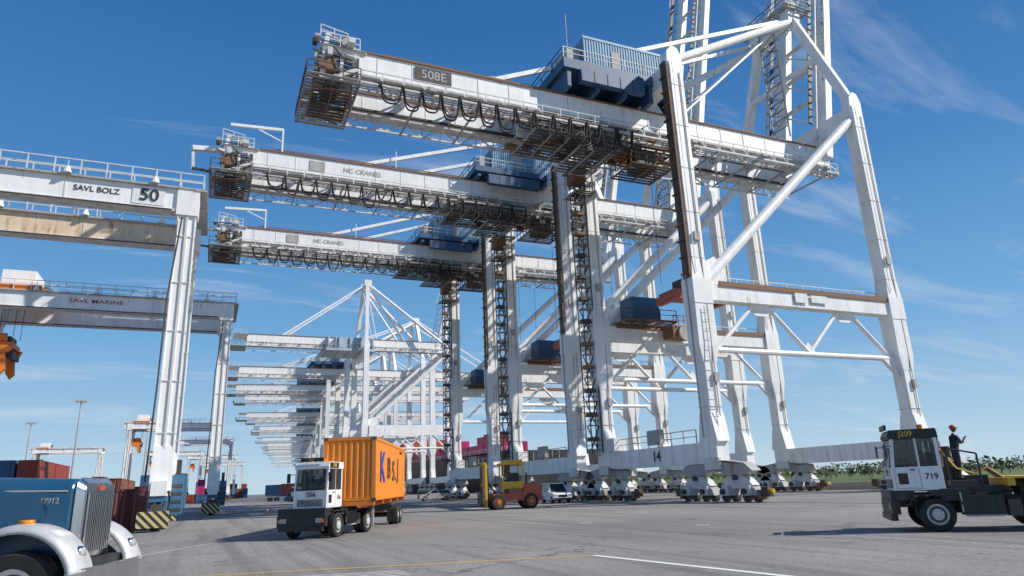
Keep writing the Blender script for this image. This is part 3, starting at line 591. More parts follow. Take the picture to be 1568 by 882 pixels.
# ------------------------------------------------ yard tractor  (x forward, y left, front axle x=0)
def yard_tractor(loc,rot,num,roof,driver='redshirt',roofm='truckwhite'):
    root=bpy.data.objects.new('yard_tractor',None); S.collection.objects.link(root); root.location=loc; root.rotation_euler=(0,0,rot)
    b=MB()
    for y in(-.45,.45): b.box(-4.0,1.3,y-.06,y+.06,.75,1.05,'black')
    b.box(1.05,1.3,-1.15,1.15,.55,.98,'black'); b.box(1.15,1.35,-1.05,1.05,.35,.55,'black'); b.box(.55,1.28,-1.12,1.12,.98,1.3,'black')
    for y in(-.85,.85): b.box(1.26,1.33,y-.14,y+.14,.7,.88,'faded'); b.box(1.26,1.33,y*1.2-.05,y*1.2+.05,.72,.84,'amber')
    for y in(-1.02,1.02): b.wheel((0,y,.53),.53,.3)
    for y in(-.78,-1.1,.78,1.1): b.wheel((-3.1,y,.53),.53,.27)
    b.tube((0,-1,.53),(0,1,.53),.08,'dark'); b.tube((-3.1,-1,.53),(-3.1,1,.53),.14,'dark')
    for sg in(-1,1):
        b.box(-.62,.66,sg*1.02-.2,sg*1.02+.2,1.12,1.17,'black'); b.beam((.6,sg*1.02,1.15),(.8,sg*1.02,.85),.4,.05,'black'); b.beam((-.6,sg*1.02,1.15),(-.75,sg*1.02,.8),.4,.05,'black')
        b.box(-1.9,-.75,sg*.95-.22,sg*.95+.22,.5,1.1,'black'); b.box(-2.35,-2.0,sg*.9-.25,sg*.9+.25,.45,.95,'dark'); b.box(-1.85,-.8,sg*1.15-.03,sg*1.15+.03,.45,.5,'grey')
        b.box(-3.9,-2.45,sg*.95-.3,sg*.95+.3,1.13,1.17,'black')
        b.path([(-.6,sg*.7,1.25),(-1.3,sg*.8,1.12),(-2.2,sg*.7,1.2)],.03,'rubber'); b.box(-.74,-.7,sg*1.18-.03,sg*1.18+.03,.6,1.2,'grey')
    b.box(-1.0,-.2,-1.15,1.15,.95,1.32,'black'); b.box(-2.3,-.3,-.75,.6,1.05,1.38,'black')
    b.box(-1.15,-.45,-1.15,-.2,1.3,2.0,'black'); b.box(-1.9,-1.2,-.9,-.1,1.35,1.7,'dark')
    b.tube((-.75,-1.0,1.3),(-.75,-1.0,3.3),.09,'dark',10); b.tube((-.75,-1.0,2.0),(-.75,-1.0,2.9),.15,'grey',12); b.tube((-.95,-.75,1.3),(-.95,-.75,2.7),.14,'black',10)
    b.prism([(-3.7,-.45),(-3.1,-.5),(-2.6,-.4),(-2.4,0),(-2.6,.4),(-3.1,.5),(-3.7,.45),(-3.9,.2),(-3.4,.05),(-3.4,-.05),(-3.9,-.2)],1.25,1.33,'dark','z'); b.box(-3.6,-2.6,-.4,.4,1.02,1.25,'dark'); b.beam((-2.1,-.3,1.1),(-3.0,-.3,1.25),.12,.12,'grey')
    b.beam((-.55,-.9,1.3),(-.55,-.9,3.0),.07,.07,'black'); b.beam((-.6,.95,1.3),(-.6,.95,2.6),.06,.06,'black'); b.beam((-1.5,.75,1.38),(-1.5,.75,2.4),.05,.05,'black'); b.beam((-.6,.95,2.6),(-1.5,.75,2.4),.05,.05,'black')
    for k in range(4):
        y=-.1+k*.22; b.path([(-.5,y,2.6),(-.9,y,2.25-.1*k),(-1.4,y,1.75),(-1.8,y-.1,1.95),(-2.3,y,1.5)],.03,['red','hub','rubber','yellow'][k])
    y0,y1=-.50,1.10; x0,x1=-.38,1.05; w='truckwhite'
    b.prism([(x0,1.3),(x1+.08,1.3),(x1+.06,2.05),(x0,2.05)],y0,y1,w)
    for (x,y,xt) in((x0+.05,y0+.05,x0+.05),(x0+.05,y1-.05,x0+.05),(x1,y0+.05,x1-.1),(x1,y1-.05,x1-.1)): b.beam((x,y,2.03),(xt,y,3.0),.1,.1,w)
    b.beam((.27,y1-.05,2.03),(.27,y1-.05,3.0),.07,.07,w); b.beam((.27,y0+.05,2.03),(.27,y0+.05,3.0),.07,.07,w)
    b.prism([(x0-.06,2.97),(x1-.02,2.97),(x1+.02,3.08),(x1-.08,3.27),(x0-.02,3.27)],y0-.03,y1+.03,roofm)
    b.prism([(x1+.09,2.05),(x1+.11,2.05),(x1-.07,2.97),(x1-.09,2.97)],y0+.1,y1-.1,'glass')
    for y in(y0+.02,y1-.03): b.prism([(x0+.1,2.06),(.24,2.06),(.24,2.96),(x0+.1,2.96)],y,y+.01,'glass'); b.prism([(.31,2.06),(x1-.03,2.06),(x1-.12,2.96),(.31,2.96)],y,y+.01,'glass')
    b.box(x0+.01,x0+.02,y0+.1,y1-.1,2.3,2.95,'glass'); b.box(x0,x0+.03,y0+.1,y1-.1,2.05,2.3,w)
    for yy in(y1+.003,y0-.013):
        b.box(.29,.305,yy,yy+.012,1.35,2.95,'faded'); b.box(x1-.02,x1-.005,yy,yy+.012,1.35,2.05,'faded'); b.box(.42,.55,yy,yy+.03,1.93,1.97,'black'); b.box(.29,1.03,yy,yy+.012,1.36,1.375,'faded')
        b.box(.66,.94,yy,yy+.012,1.5,1.85,'darkglass')
    b.box(x1+.075,x1+.10,y0+.2,y1-.2,1.38,1.66,'black')
    for k in range(5): b.box(x1+.095,x1+.11,y0+.22,y1-.22,1.42+k*.05,1.44+k*.05,'faded')
    b.beam((x1+.13,.1,2.1),(x1+.0,.5,2.7),.02,.03,'black')
    b.box(x1-.04,x1+.03,y0+.25,y1-.25,3.29,3.46,'black'); b.box(.1,.95,y1-.0,y1+.05,3.0,3.24,'black'); b.box(.1,.95,y0-.05,y0,3.0,3.24,'black')
    b.tube((-.1,.3,3.27),(-.1,.3,3.45),.09,'amber',10)
    for sg,yy in((1,y1),(-1,y0)):
        b.beam((x1-.05,yy,2.75),(x1+.2,yy+sg*.2,2.75),.03,.03,'black'); b.box(x1+.17,x1+.21,yy+sg*.2-.08,yy+sg*.2+.08,2.4,2.8,'black')
    b.box(x0+.1,.1,.0,.6,1.35,1.75,'navy'); b.box(x0+.1,x0+.22,.02,.58,1.75,2.5,'navy'); b.tube((.55,.3,2.0),(.59,.3,2.05),.2,'black',14); b.box(.7,1.0,y0+.1,y1-.1,1.9,2.12,'black')
    b.obj('chassis_and_cab',bevel=.015,parent=root)
    text(num,.30,(x1+.115,.35,1.86),(R90,0,R90),'ink',root); text(num,.26,(-.04,y1+.008,1.72),(R90,0,math.pi),'ink',root); text(num,.26,(-.04,y0-.008,1.72),FA,'ink',root)
    text(roof,.18,(x1+.035,.28,3.37),(R90,0,R90),'line_yellow',root)
    text(roof,.24,(.52,y1+.056,3.12),(R90,0,math.pi),'yellow',root); text(roof,.24,(.52,y0-.056,3.12),FA,'yellow',root)
    d=person('driver',(0.0,.3,1.3),0,'sit',top=driver,hat='white'); d.parent=root
    return root
RH=HEAD(-1,.36); RL=W(13.9,24.5)
TR=yard_tractor(RL,RH,'719','J209',roofm='black')
def off(l,h,x,y,z): return l+Vector((math.cos(h)*x-math.sin(h)*y,math.sin(h)*x+math.cos(h)*y,z))
person('standing_worker',off(RL,RH,-1.02,.25,1.56),RH+math.radians(200),'stand',top='navy',leg='navy',hat='red')
b=MB(); b.box(-1.45,-.65,-.15,.65,1.32,1.555,'dark'); b.obj('deck_step',parent=TR)
b=MB()
for y in(-.5,.5): b.box(-12.5,.4,y-.07,y+.07,1.34,1.62,'dark')
for k in range(10): b.box(-12.3+k*1.35,-12.2+k*1.35,-1.15,1.15,1.4,1.55,'rust')
b.box(.3,.5,-1.2,1.2,1.36,1.6,'yellow'); b.box(-1.2,.3,-1.18,1.18,1.58,1.64,'yellow')
for x in(-10.6,-11.9):
    for y in(-1.05,-.75,1.05,.75): b.wheel((x,y,.5),.5,.25)
b.box(-12.6,-9.8,-.5,.5,.9,1.34,'dark'); b.box(-4,-3.8,-.8,-.7,.2,1.3,'grey'); b.box(-4,-3.8,.7,.8,.2,1.3,'grey')
b.obj('chassis_trailer',off(RL,RH,-2.6,0,0),RH,bevel=.01)

T2=yard_tractor(W(-9.35,32.6),HEAD(-.2,-.98),'556','556')
h=HEAD(.05,-1)
root=bpy.data.objects.new('container_trailer',None); S.collection.objects.link(root); root.location=W(-7.92,32.9); root.rotation_euler=(0,0,h)
b=MB(); Wd=1.22; x0,x1=-12.19,0; z0,z1=1.5,4.4
def corr(b,p,q,z0,z1,m,nrm,step=.28,dep=.045):
    p=Vector(p);q=Vector(q);L=(q-p).length;n=int(L/step); vs=[];fs=[]; nrm=Vector(nrm)
    pts=[]
    for i in range(n):
        for f,o in((0,0),(.3,0),(.5,-dep),(.8,-dep)): pts.append(p.lerp(q,(i+f)/n)+nrm*o)
    pts.append(q)
    for c in pts: vs.append((c.x,c.y,z0)); vs.append((c.x,c.y,z1))
    for i in range(len(pts)-1): fs.append((2*i,2*i+2,2*i+3,2*i+1))
    b.add(vs,fs,m)
paint('cont_orange',(.82,.25,.012),.45,.35,.10,scale=.7)
mo='cont_orange'
corr(b,(x0+.1,Wd-.02,0),(x1-.1,Wd-.02,0),z0+.1,z1-.05,mo,(0,1,0)); corr(b,(x0+.1,-Wd+.02,0),(x1-.1,-Wd+.02,0),z0+.1,z1-.05,mo,(0,-1,0)); corr(b,(x1-.02,-Wd+.1,0),(x1-.02,Wd-.1,0),z0+.1,z1-.05,mo,(1,0,0))
b.box(x0,x1-.1,-Wd+.08,Wd-.08,z0+.12,z1-.04,mo)
for x in(x0+.09,x1-.09):
    for y in(-Wd+.09,Wd-.09):
        b.box(x-.09,x+.09,y-.09,y+.09,z0,z1,mo)
        for z in(z0,z1-.12): b.box(x-.11,x+.11,y-.1,y+.1,z,z+.13,'dark')
for z in(z0+.08,z1-.06):
    for y in(-Wd+.04,Wd-.04): b.box(x0+.1,x1-.1,y-.045,y+.045,z-.07,z+.06,mo)
    for x in(x0+.05,x1-.05): b.box(x-.05,x+.05,-Wd+.1,Wd-.1,z-.07,z+.07,mo)
b.obj('container',parent=root)
b=MB()
for y in(-.5,.5): b.box(-12.3,0,y-.07,y+.07,1.2,1.48,'orange')
for x in(-12.2,-9,-6,-3,-.1): b.box(x-.1,x+.1,-1.18,1.18,1.3,1.48,'orange')
for x in(-9.3,-10.6):
    for y in(-1.05,-.76,1.05,.76): b.wheel((x,y,.52),.52,.26)
    b.tube((x,-1,.52),(x,1,.52),.1,'dark')
b.box(-11.4,-8.4,-.45,.45,.75,1.2,'dark'); b.box(-12.35,-12.25,-1.1,1.1,.5,.62,'red'); b.box(-3.0,-2.85,.6,.72,.3,1.3,'grey'); b.box(-3.0,-2.85,-.72,-.6,.3,1.3,'grey'); b.box(-8.35,-8.3,-1.15,-.65,.2,.9,'rubber'); b.box(-8.35,-8.3,.65,1.15,.2,.9,'rubber')
b.obj('running_gear',parent=root,bevel=.01)
text('K',2.1,(-2.3,Wd+.01,3.0),(R90,0,math.pi),'logo_blue',root,sx=1.3)
for ch,xx,zz in(('B',-4.7,3.0),('S',-6.5,2.9),('.',-7.6,2.9),('J',-8.5,3.1)): text(ch,1.5,(xx,Wd+.01,zz),(R90,0,math.pi),'logo_dark',root,sx=1.5)
text('KBSU 402718',.22,(-9.9,Wd+.006,4.05),(R90,0,math.pi),'logo_dark',root)

# ------------------------------------------------ blue conventional semi truck (x forward, front of grille x=0)
root=bpy.data.objects.new('semi_truck',None); S.collection.objects.link(root); root.location=W(-7.25,12.25); root.rotation_euler=(0,0,HEAD(1,.12)); root.scale=(1.08,1.08,1.08)
b=MB()
def loft(b,secs,m,cap=True):
    n=len(secs[0]); vs=[p for s in secs for p in s]; fs=[]
    for i in range(len(secs)-1):
        for k in range(n): fs.append((i*n+k,i*n+(k+1)%n,(i+1)*n+(k+1)%n,(i+1)*n+k))
    if cap: fs.append(tuple(range(n))); fs.append(tuple(range((len(secs)-1)*n,len(secs)*n))[::-1])
    b.add(vs,fs,m)
def rrect(x,hw,z0,z1,r,nn=5):
    pts=[]
    for cx,cz,a0 in((hw-r,z1-r,0),(-hw+r,z1-r,90)):
        for i in range(nn+1): a=math.radians(a0+90*i/nn); pts.append((x,cx+r*math.cos(a),cz+r*math.sin(a)))
    pts+= [(x,-hw,z0),(x,hw,z0)]
    return pts
loft(b,[rrect(-.10,.54,1.1,2.13,.16),rrect(-.16,.60,1.08,2.18,.2),rrect(-.7,.68,1.0,2.21,.24),rrect(-1.6,.80,1.0,2.25,.26),rrect(-3.2,.94,1.0,2.30,.28)],'truckblue')
loft(b,[rrect(0.0,.50,1.02,2.10,.13),rrect(-.10,.58,1.0,2.19,.17)],'chrome')
b.box(-.02,.012,-.42,.42,1.1,1.98,'black')
for k in range(14): y=-.40+k*.0615; b.box(.0,.035,y-.012,y+.012,1.1,1.97,'chrome')
b.box(.0,.03,-.08,.08,2.0,2.07,'red')
for sg in(-1,1): b.beam((-2.6,sg*.9,1.04),(-.3,sg*.68,1.04),.03,.04,'chrome'); b.beam((-.2,sg*.615,2.0),(-2.9,sg*.925,2.08),.008,.02,'faded')
b.obj('hood',parent=root,bevel=.012)
b=MB()
wx=-.55; wr=.60
for sg in(-1,1):
    secs=[]; N_=22
    for i in range(N_+1):
        a=math.radians(14+164*i/N_)
        rr_=wr+.15; cx=wx+math.cos(a)*rr_*1.08; cz=wr+math.sin(a)*rr_*1.08+.06
        ux,uz=math.cos(a),math.sin(a); sec=[]
        for (o,yy) in((-.0,.58),(.08,.64),(.10,.92),(.08,1.10),(.02,1.18),(-.04,1.19),(-.03,1.13),(.0,1.0)):
            sec.append((cx+ux*o,sg*yy,cz+uz*o))
        secs.append(sec)
    loft(b,secs,'silver')
    b.tube((.10,sg*.86,1.12),(.24,sg*.86,1.12),.10,'chrome',16); b.tube((.24,sg*.86,1.12),(.25,sg*.86,1.12),.085,'faded',16)
    b.box(wx-.08,wx+.1,sg*.95-.05,sg*.95+.05,wr+.93,wr+1.01,'amber')
f=b.obj('fenders',parent=root)
for p in f.data.polygons: p.use_smooth=True
b=MB()
for sg in(-1,1):
    b.wheel((wx,sg*.98,wr),wr,.32,hub='chrome')
    for x in(-7.6,-9.0): b.wheel((x,sg*1.05,wr),wr,.28); b.wheel((x,sg*.74,wr),wr,.28)
    b.tube((-5.9,sg*.95,.75),(-4.4,sg*.95,.75),.33,'chrome',18); b.tube((-4.3,sg*1.08,1.4),(-4.3,sg*1.08,3.9),.1,'chrome',12)
    b.box(-2.2,-1.5,sg*.95-.18,sg*.95+.18,.5,1.0,'black')
b.prism([(.24,-1.15),(.32,-1.0),(.36,-.6),(.36,.6),(.32,1.0),(.24,1.15),(.16,1.15),(.16,-1.15)],.42,.92,'chrome','z')
b.box(-.3,.16,-.8,.8,.5,1.0,'black')
for sg in(-1,1): b.box(-10,-.1,sg*.42-.06,sg*.42+.06,.75,1.02,'black')
loft(b,[rrect(-3.15,1.0,.95,2.28,.2),rrect(-3.4,1.06,.9,2.38,.2),rrect(-5.0,1.06,.9,2.42,.2)],'truckblue')
loft(b,[rrect(-3.75,.98,2.3,3.05,.15),rrect(-4.0,.98,2.3,3.15,.15),rrect(-5.0,1.0,2.3,3.2,.15)],'truckblue')
b.box(-6.6,-5.0,-1.15,1.15,.95,3.3,'truckblue')
b.beam((-3.60,-.45,2.38),(-3.77,-.45,2.98),.82,.02,'darkglass'); b.beam((-3.60,.45,2.38),(-3.77,.45,2.98),.82,.02,'darkglass')
for sg in(-1,1): b.box(-4.75,-4.0,sg*1.0-.01,sg*1.0+.012,2.42,2.98,'darkglass'); b.box(-4.85,-3.85,sg*1.065-.008,sg*1.065+.008,1.0,1.04,'chrome'); b.box(-5.6,-4.0,sg*1.0-.15,sg*1.0+.15,.42,.5,'chrome')
b.obj('cab_and_frame',parent=root,bevel=.015)
text('77912',.12,(-.42,-.668,1.86),(R90,0,math.radians(-8)),'faded',root)

# ------------------------------------------------ container forklift (heading left)
b=MB()
b.box(-2.2,1.6,-1.0,1.0,.7,1.25,'red'); b.prism([(-2.6,.6),(-2.6,1.9),(-1.2,2.0),(-.9,1.25),(-.9,.6)],-1.05,1.05,'red'); b.box(-.9,.2,-1.0,1.0,1.25,1.6,'rust')
for x,y in((1.2,-1.15),(1.2,1.15),(-1.6,-1.0),(-1.6,1.0)): b.wheel((x,y,.6),.6,.45,hub='orange')
for x in(-1.1,.7):
    for y in(-.8,.8): b.beam((x,y,1.3),(x+(.12 if x<0 else -.1),y,3.6),.1,.1,'yellow')
b.box(-1.2,.8,-.9,.9,3.55,3.72,'yellow'); b.box(-1.0,.65,-.82,.82,1.6,2.2,'yellow'); b.box(-.8,.2,-.3,.3,2.2,2.9,'black'); b.box(-1.0,.5,-.86,.86,3.72,3.95,'yellow')
for k in range(5): b.box(-1.0+k*.35,-.9+k*.35,-.8,.8,3.5,3.56,'dark')
for y in(-.62,.62):
    b.box(2.0,2.2,y-.1,y+.1,.2,3.7,'yellow'); b.box(2.22,2.36,y-.08,y+.08,.2,3.5,'rust'); b.tube((1.9,y*.6,.6),(1.9,y*.6,3.3),.07,'dark')
for z in(.6,1.9,3.6): b.box(2.05,2.3,-.62,.62,z,z+.18,'yellow')
b.box(2.38,2.5,-1.2,1.2,.5,1.3,'dark'); b.box(2.45,4.2,-.6,-.35,.25,.33,'dark'); b.box(2.45,4.2,.35,.6,.25,.33,'dark'); b.beam((.9,-.9,1.2),(2.1,-.7,2.6),.12,.12,'dark')
b.tube((-1.4,.5,1.9),(-1.4,.5,2.9),.07,'dark')
fk=b.obj('container_forklift',W(-.9,60),HEAD(-1,-.25),bevel=.02)
person('driver',(-.1,0,1.75),0,'sit',top='hivis',hat='yellow').parent=fk

# ------------------------------------------------ cars
def car(name,loc,rot,m='truckwhite',tall=1.75,L=4.8):
    b=MB(); h=L/2
    b.prism([(-h,.45),(-h,1.0),(-h+.1,1.08),(h*.42,1.08),(h-.15,.95),(h,.8),(h,.4),(h-.5,.35),(-h+.4,.35)],-.92,.92,m)
    z1=tall
    vs=[(-h+.08,-.88,1.08),(h*.44,-.88,1.08),(h*.44,.88,1.08),(-h+.08,.88,1.08),(-h+.3,-.72,z1),(h*.12,-.72,z1),(h*.12,.72,z1),(-h+.3,.72,z1)]
    b.add(vs,MB.BF,'darkglass'); b.box(-h+.25,h*.15,-.74,.74,z1-.05,z1+.03,m)
    for sg in(-1,1):
        for x0,x1 in((-h+.1,-h+.32),(-.45,-.42),(h*.44,h*.13),(-h*.5,-h*.48)): b.beam((x0,sg*.885,1.06),(x1,sg*.73,z1),.07,.05,m)
        for x in(-h+.85,h-.9): b.wheel((x,sg*.82,.36),.36,.24)
        b.box(h-.06,h+.01,sg*.7-.16,sg*.7+.16,.7,.85,'faded'); b.box(-h-.01,-h+.03,sg*.78-.08,sg*.78+.08,.75,1.0,'red')
        b.box(h*.3,h*.42,sg*1.0-.09,sg*1.0+.09,1.05,1.2,m)
    b.box(h-.02,h+.02,-.45,.45,.6,.82,'black'); b.box(h-.05,h+.06,-.9,.9,.38,.52,'black'); b.box(-h-.06,-h+.05,-.9,.9,.4,.55,'black')
    return b.obj(name,loc,rot,bevel=.03)
car('parked_suv',W(3.6,72),HEAD(.25,-1),tall=1.9)
car('parked_car',W(-13,108),HEAD(-1,-.3),m='grey',tall=1.5)
car('parked_car',W(-38,150),HEAD(1,-.1),m='truckwhite',tall=1.8)
car('parked_car',W(-50,160),HEAD(1,-.1),m='c_blue',tall=1.8)
for k,(x,y,c) in enumerate(((-52,170,'c_red'),(-46,190,'c_orange'),(-60,210,'c_pink'),(-43,160,'c_white'),(-62,185,'c_blue'),(-33,125,'c_red'),(-30,140,'c_grey'))):
    b=MB(); container(b,-1.2,-6,1.5,12,2.44,2.6,c); b.box(-1,1,-6,6,1.2,1.45,'dark')
    for yy in(-4.5,-3.2,4.6):
        for xx in(-1,1): b.wheel((xx,yy,.5),.5,.3,'x')
    b.box(-1.1,1.1,6.4,8.2,1.2,3.2,'truckwhite'); b.box(-1.0,1.0,8.2,8.24,2.1,2.9,'darkglass'); b.box(-1.1,1.1,6.2,8.6,.6,1.2,'dark')
    for xx in(-1,1): b.wheel((xx,7.4,.5),.5,.3,'x')
    b.obj('container_truck',W(x,y),HEAD(rr.uniform(-1,1),-.4)-R90)
for (x,y) in((-25.5,72),(-24,84)):
    b=MB(); b.box(-.2,.2,-.2,.2,0,.04,'black'); b.tube((0,0,.04),(0,0,.75),.15,'orange',12,r2=.03); b.tube((0,0,.35),(0,0,.5),.108,'truckwhite',12,r2=.078); b.obj('traffic_cone',W(x,y))
for (p,a,h) in((-35,232,30),(-24,325,30),(-60,300,30),(-5,480,30),(12,560,30)):
    b=MB(); b.tube((0,0,0),(0,0,h),.35,'grey',10,r2=.15); b.box(-1.4,1.4,-.4,.4,h-.3,h,'grey')
    for x in(-1.2,-.4,.4,1.2): b.box(x-.25,x+.25,-.7,.7,h-.6,h-.3,'grey')
    b.box(-.5,.5,-.5,.5,0,.6,'concrete'); b.obj('high_mast_lamp',(p,a,0))

# ------------------------------------------------ ship
b=MB(); secs=[]
for a,hw,zt in((160,12,10),(185,16,10),(260,16.5,10.5),(285,14,13.5),(300,9,16),(314,.6,18)):
    secs.append([(-hw*.9,a,-5),(hw*.9,a,-5),(hw,a,zt),(-hw,a,zt)])
loft(b,secs,'hull')
for i in range(3):
    for j in range(7):
        for k in range(rr.randint(1,2)): container(b,-15+i*2.8,172+j*12.8,10.4+k*2.6,12.2,2.44,2.6,rr.choice(['c_pink','c_pink','c_red','c_red','c_pink']))
b.rail((-16,165,10.2),(-16,262,10.6),'white2',step=4,r=.08)
b.box(-12,12,283,291,13,21,'red'); b.tube((-8,268,9),(-8,268,26),.5,'red'); b.beam((-8,264,22),(-8,272,22),.4,.4,'red'); b.beam((-8,268,25),(-8,259,15),.3,.3,'red')
b.obj('container_ship',(86,0,0))

# ------------------------------------------------ ground, water, quay, bank
def sheet(name,pts,z,m):
    me=bpy.data.meshes.new(name); me.from_pydata([(x,y,z) for x,y in pts],[],[tuple(range(len(pts)))]); me.materials.append(M[m]); o=bpy.data.objects.new(name,me); S.collection.objects.link(o); return o
sheet('ground',[(-7000,-5000),(68,-5000),(68,9000),(-7000,9000)],0,'asphalt')
sheet('water',[(60,-5000),(9000,-5000),(9000,9000),(60,9000)],-3.6,'water')
b=MB(); b.box(67.6,68.4,-300,1500,-6,.28,'concrete')
for k in range(40): b.box(66.5,67.1,k*14-40,k*14-39.2,0,.5,'dark'); b.tube((66.8,k*14-39.6,.5),(66.8,k*14-39.6,.62),.4,'dark',10)
for k in range(90): b.box(68.4,69.0,k*7-40,k*7-38.6,-3,-.3,'rubber')
b.obj('quay_wall')
for x in(38,62):
    b=MB(); b.box(x-.3,x+.3,-300,1400,-.1,.006,'concrete'); b.box(x-.16,x-.06,-300,1400,-.1,.012,'dark'); b.box(x-.04,x+.04,-300,1400,-.1,.02,'grey'); b.obj('crane_rail')
b=MB()
for k in range(30): b.box(65.2,65.7,-30+k*6,-24.2+k*6,0,.8,'concrete')
b.obj('concrete_barrier')
def strip(name,p,q,w,z,m):
    p=W(*p);q=W(*q);d=(q-p).normalized();n=Vector((-d.y,d.x,0))*w/2
    sheet(name,[(v.x,v.y) for v in(p-n,q-n,q+n,p+n)],z,m)
strip('painted_line_yellow',(2,20.35),(-9,19.0),.15,.004,'line_yellow'); strip('painted_line_yellow',(-9,19.0),(-30,16.4),.15,.004,'line_yellow')
strip('painted_line_white',(2.0,20.3),(6.6,12.8),.20,.008,'line_white')
for k in range(4): strip('painted_hatch_white',(-5.3-.12*k,17.2+.3*k),(-2.7-.12*k,17.6+.3*k),.13,.004,'line_faint')
strip('painted_line_yellow',(-19,31),(-22,39),.12,.004,'line_faint'); strip('painted_line_yellow',(-14,24),(-13,40),.12,.004,'line_faint')
for (x,y) in((7.5,31),(10,24.5),(3,36),(17,30),(12,46)): strip('painted_dash_white',(x,y),(x+.6,y+.05),.18,.004,'line_white')
b=MB()
vs=[];fs=[];n=60
rows=[(235,-4.2),(242,-3.0),(255,-1.4),(300,-.8),(3500,-.5)]
for i in range(n+1):
    a=-900+i*60
    for (p,z) in rows: vs.append((p+rr.uniform(-6,6)*(p<300),a,z+rr.uniform(-.2,.2)))
k=len(rows)
for i in range(n):
    for j in range(k-1): fs.append((i*k+j,i*k+j+1,(i+1)*k+j+1,(i+1)*k+j))
b.add(vs,fs,'grass'); b.obj('far_river_bank')
b=MB()
for t in range(760):
    p=rr.uniform(258,440); a=rr.uniform(-20,900); h=rr.uniform(2.0,5.6)*(1+(p-262)/260); r=h*rr.uniform(.55,1.0)
    b.tube((p,a,-1.2),(p,a,h*.5),.2,'bark',5,r2=.1)
    for q in range(32):
        th=rr.random()*6.283; ph=math.acos(rr.uniform(-.7,1)); rad=r*rr.uniform(.5,1.05)
        c=Vector((p+rad*math.sin(ph)*math.cos(th),a+rad*1.3*math.sin(ph)*math.sin(th),h*.45+h*.5*math.cos(ph))); s1=rr.uniform(.3,.9)
        u=Vector((rr.uniform(-1,1),rr.uniform(-1,1),rr.uniform(-1,1))).normalized(); v_=u.orthogonal().normalized()
        b.add([c-u*s1,c-v_*s1,c+u*s1,c+v_*s1],[(0,1,2,3)],'leaf' if rr.random()<.6 else 'leaf2')
b.obj('distant_trees')

# ------------------------------------------------ light, sky, camera
sd=Vector((.650,-.404,.643)).normalized(); el=math.asin(sd.z); az=math.atan2(sd.x,sd.y)
sl=bpy.data.lights.new('sun','SUN'); sl.energy=5.0; sl.angle=math.radians(.5); sl.color=(1,.955,.89); so=bpy.data.objects.new('sun',sl); S.collection.objects.link(so); so.rotation_euler=sd.to_track_quat('Z','Y').to_euler()
w=bpy.data.worlds.new('World'); S.world=w; w.use_nodes=True; N=w.node_tree.nodes; L=w.node_tree.links; bg=N['Background']
sk=N.new('ShaderNodeTexSky'); sk.sky_type='NISHITA'; sk.sun_disc=False; sk.sun_elevation=el; sk.sun_rotation=az; sk.air_density=1.0; sk.dust_density=.2; sk.ozone_density=3
tc=N.new('ShaderNodeTexCoord'); sp=N.new('ShaderNodeSeparateXYZ'); L.new(tc.outputs['Generated'],sp.inputs[0])
gr=N.new('ShaderNodeValToRGB'); L.new(sp.outputs[2],gr.inputs[0]); e=gr.color_ramp.elements
e[0].position=0; e[0].color=(.52,.69,.82,1); e[1].position=1; e[1].color=(.018,.09,.29,1)
for p_,c_ in((.07,(.37,.58,.79,1)),(.2,(.17,.41,.71,1)),(.4,(.065,.24,.56,1)),(.6,(.03,.15,.42,1))):
    q=e.new(p_); q.color=c_
gs=N.new('ShaderNodeVectorMath'); gs.operation='SCALE'; gs.inputs['Scale'].default_value=10.0; L.new(gr.outputs[0],gs.inputs[0])
m0=N.new('ShaderNodeMixRGB'); m0.inputs[0].default_value=.88; L.new(sk.outputs[0],m0.inputs[1]); L.new(gs.outputs[0],m0.inputs[2])
zc=N.new('ShaderNodeMath'); zc.operation='MAXIMUM'; zc.inputs[1].default_value=.03; L.new(sp.outputs[2],zc.inputs[0])
za=N.new('ShaderNodeMath'); za.operation='ADD'; za.inputs[1].default_value=.12; L.new(zc.outputs[0],za.inputs[0])
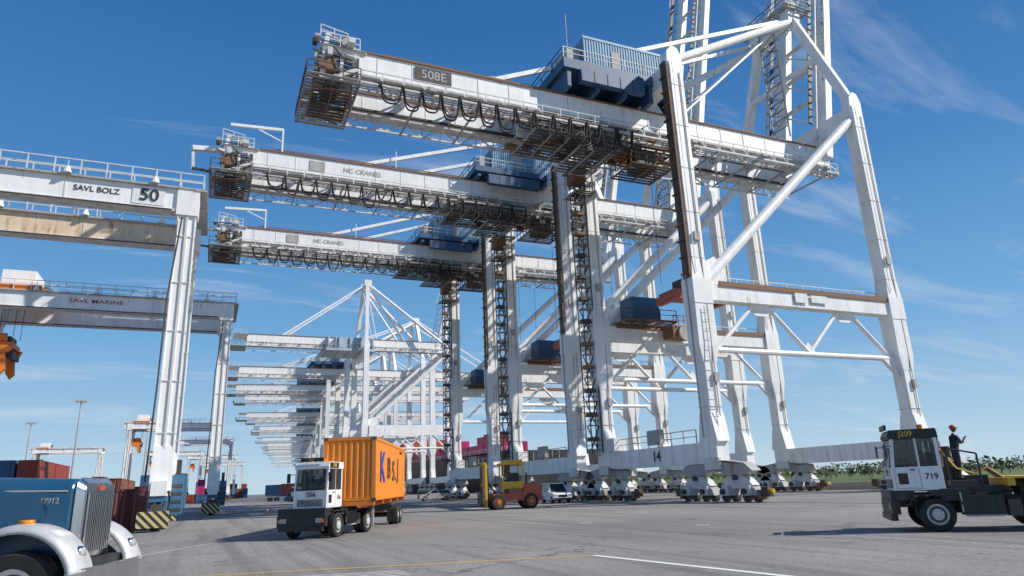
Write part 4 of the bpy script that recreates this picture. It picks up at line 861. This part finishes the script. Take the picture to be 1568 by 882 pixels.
dx=N.new('ShaderNodeMath'); dx.operation='DIVIDE'; L.new(sp.outputs[0],dx.inputs[0]); L.new(za.outputs[0],dx.inputs[1])
dy=N.new('ShaderNodeMath'); dy.operation='DIVIDE'; L.new(sp.outputs[1],dy.inputs[0]); L.new(za.outputs[0],dy.inputs[1])
cb=N.new('ShaderNodeCombineXYZ'); L.new(dx.outputs[0],cb.inputs[0]); L.new(dy.outputs[0],cb.inputs[1])
mp=N.new('ShaderNodeMapping'); mp.inputs['Rotation'].default_value=(0,0,math.radians(35)); mp.inputs['Scale'].default_value=(.6,1.9,1); L.new(cb.outputs[0],mp.inputs[0])
cn=N.new('ShaderNodeTexNoise'); cn.inputs['Scale'].default_value=1.2; cn.inputs['Detail'].default_value=10; cn.inputs['Roughness'].default_value=.62; cn.inputs['Distortion'].default_value=.6; L.new(mp.outputs[0],cn.inputs['Vector'])
cr=N.new('ShaderNodeValToRGB'); cr.color_ramp.elements[0].position=.53; cr.color_ramp.elements[1].position=.86; L.new(cn.outputs[0],cr.inputs[0])
cm=N.new('ShaderNodeMath'); cm.operation='MULTIPLY'; cm.inputs[1].default_value=.75; L.new(cr.outputs[0],cm.inputs[0])
mx=N.new('ShaderNodeMixRGB'); mx.inputs[2].default_value=(7.5,8,8.6,1); L.new(cm.outputs[0],mx.inputs[0]); L.new(m0.outputs[0],mx.inputs[1]); L.new(mx.outputs[0],bg.inputs['Color']); bg.inputs['Strength'].default_value=.10
cd=bpy.data.cameras.new('camera'); co=bpy.data.objects.new('camera',cd); S.collection.objects.link(co); S.camera=co
cd.lens=24; cd.sensor_width=36; cd.clip_end=20000; cd.clip_start=.1
P=math.radians(16); F=Vector((SA*math.cos(P),CA*math.cos(P),math.sin(P))); R0=Vector((CA,-SA,0)); U0=R0.cross(F)
ro=.039; Rc=(R0-ro*U0).normalized(); Uc=(ro*R0+U0).normalized()
mat=Matrix((( Rc.x,Uc.x,-F.x,0),(Rc.y,Uc.y,-F.y,0),(Rc.z,Uc.z,-F.z,2.0),(0,0,0,1))); co.matrix_world=mat
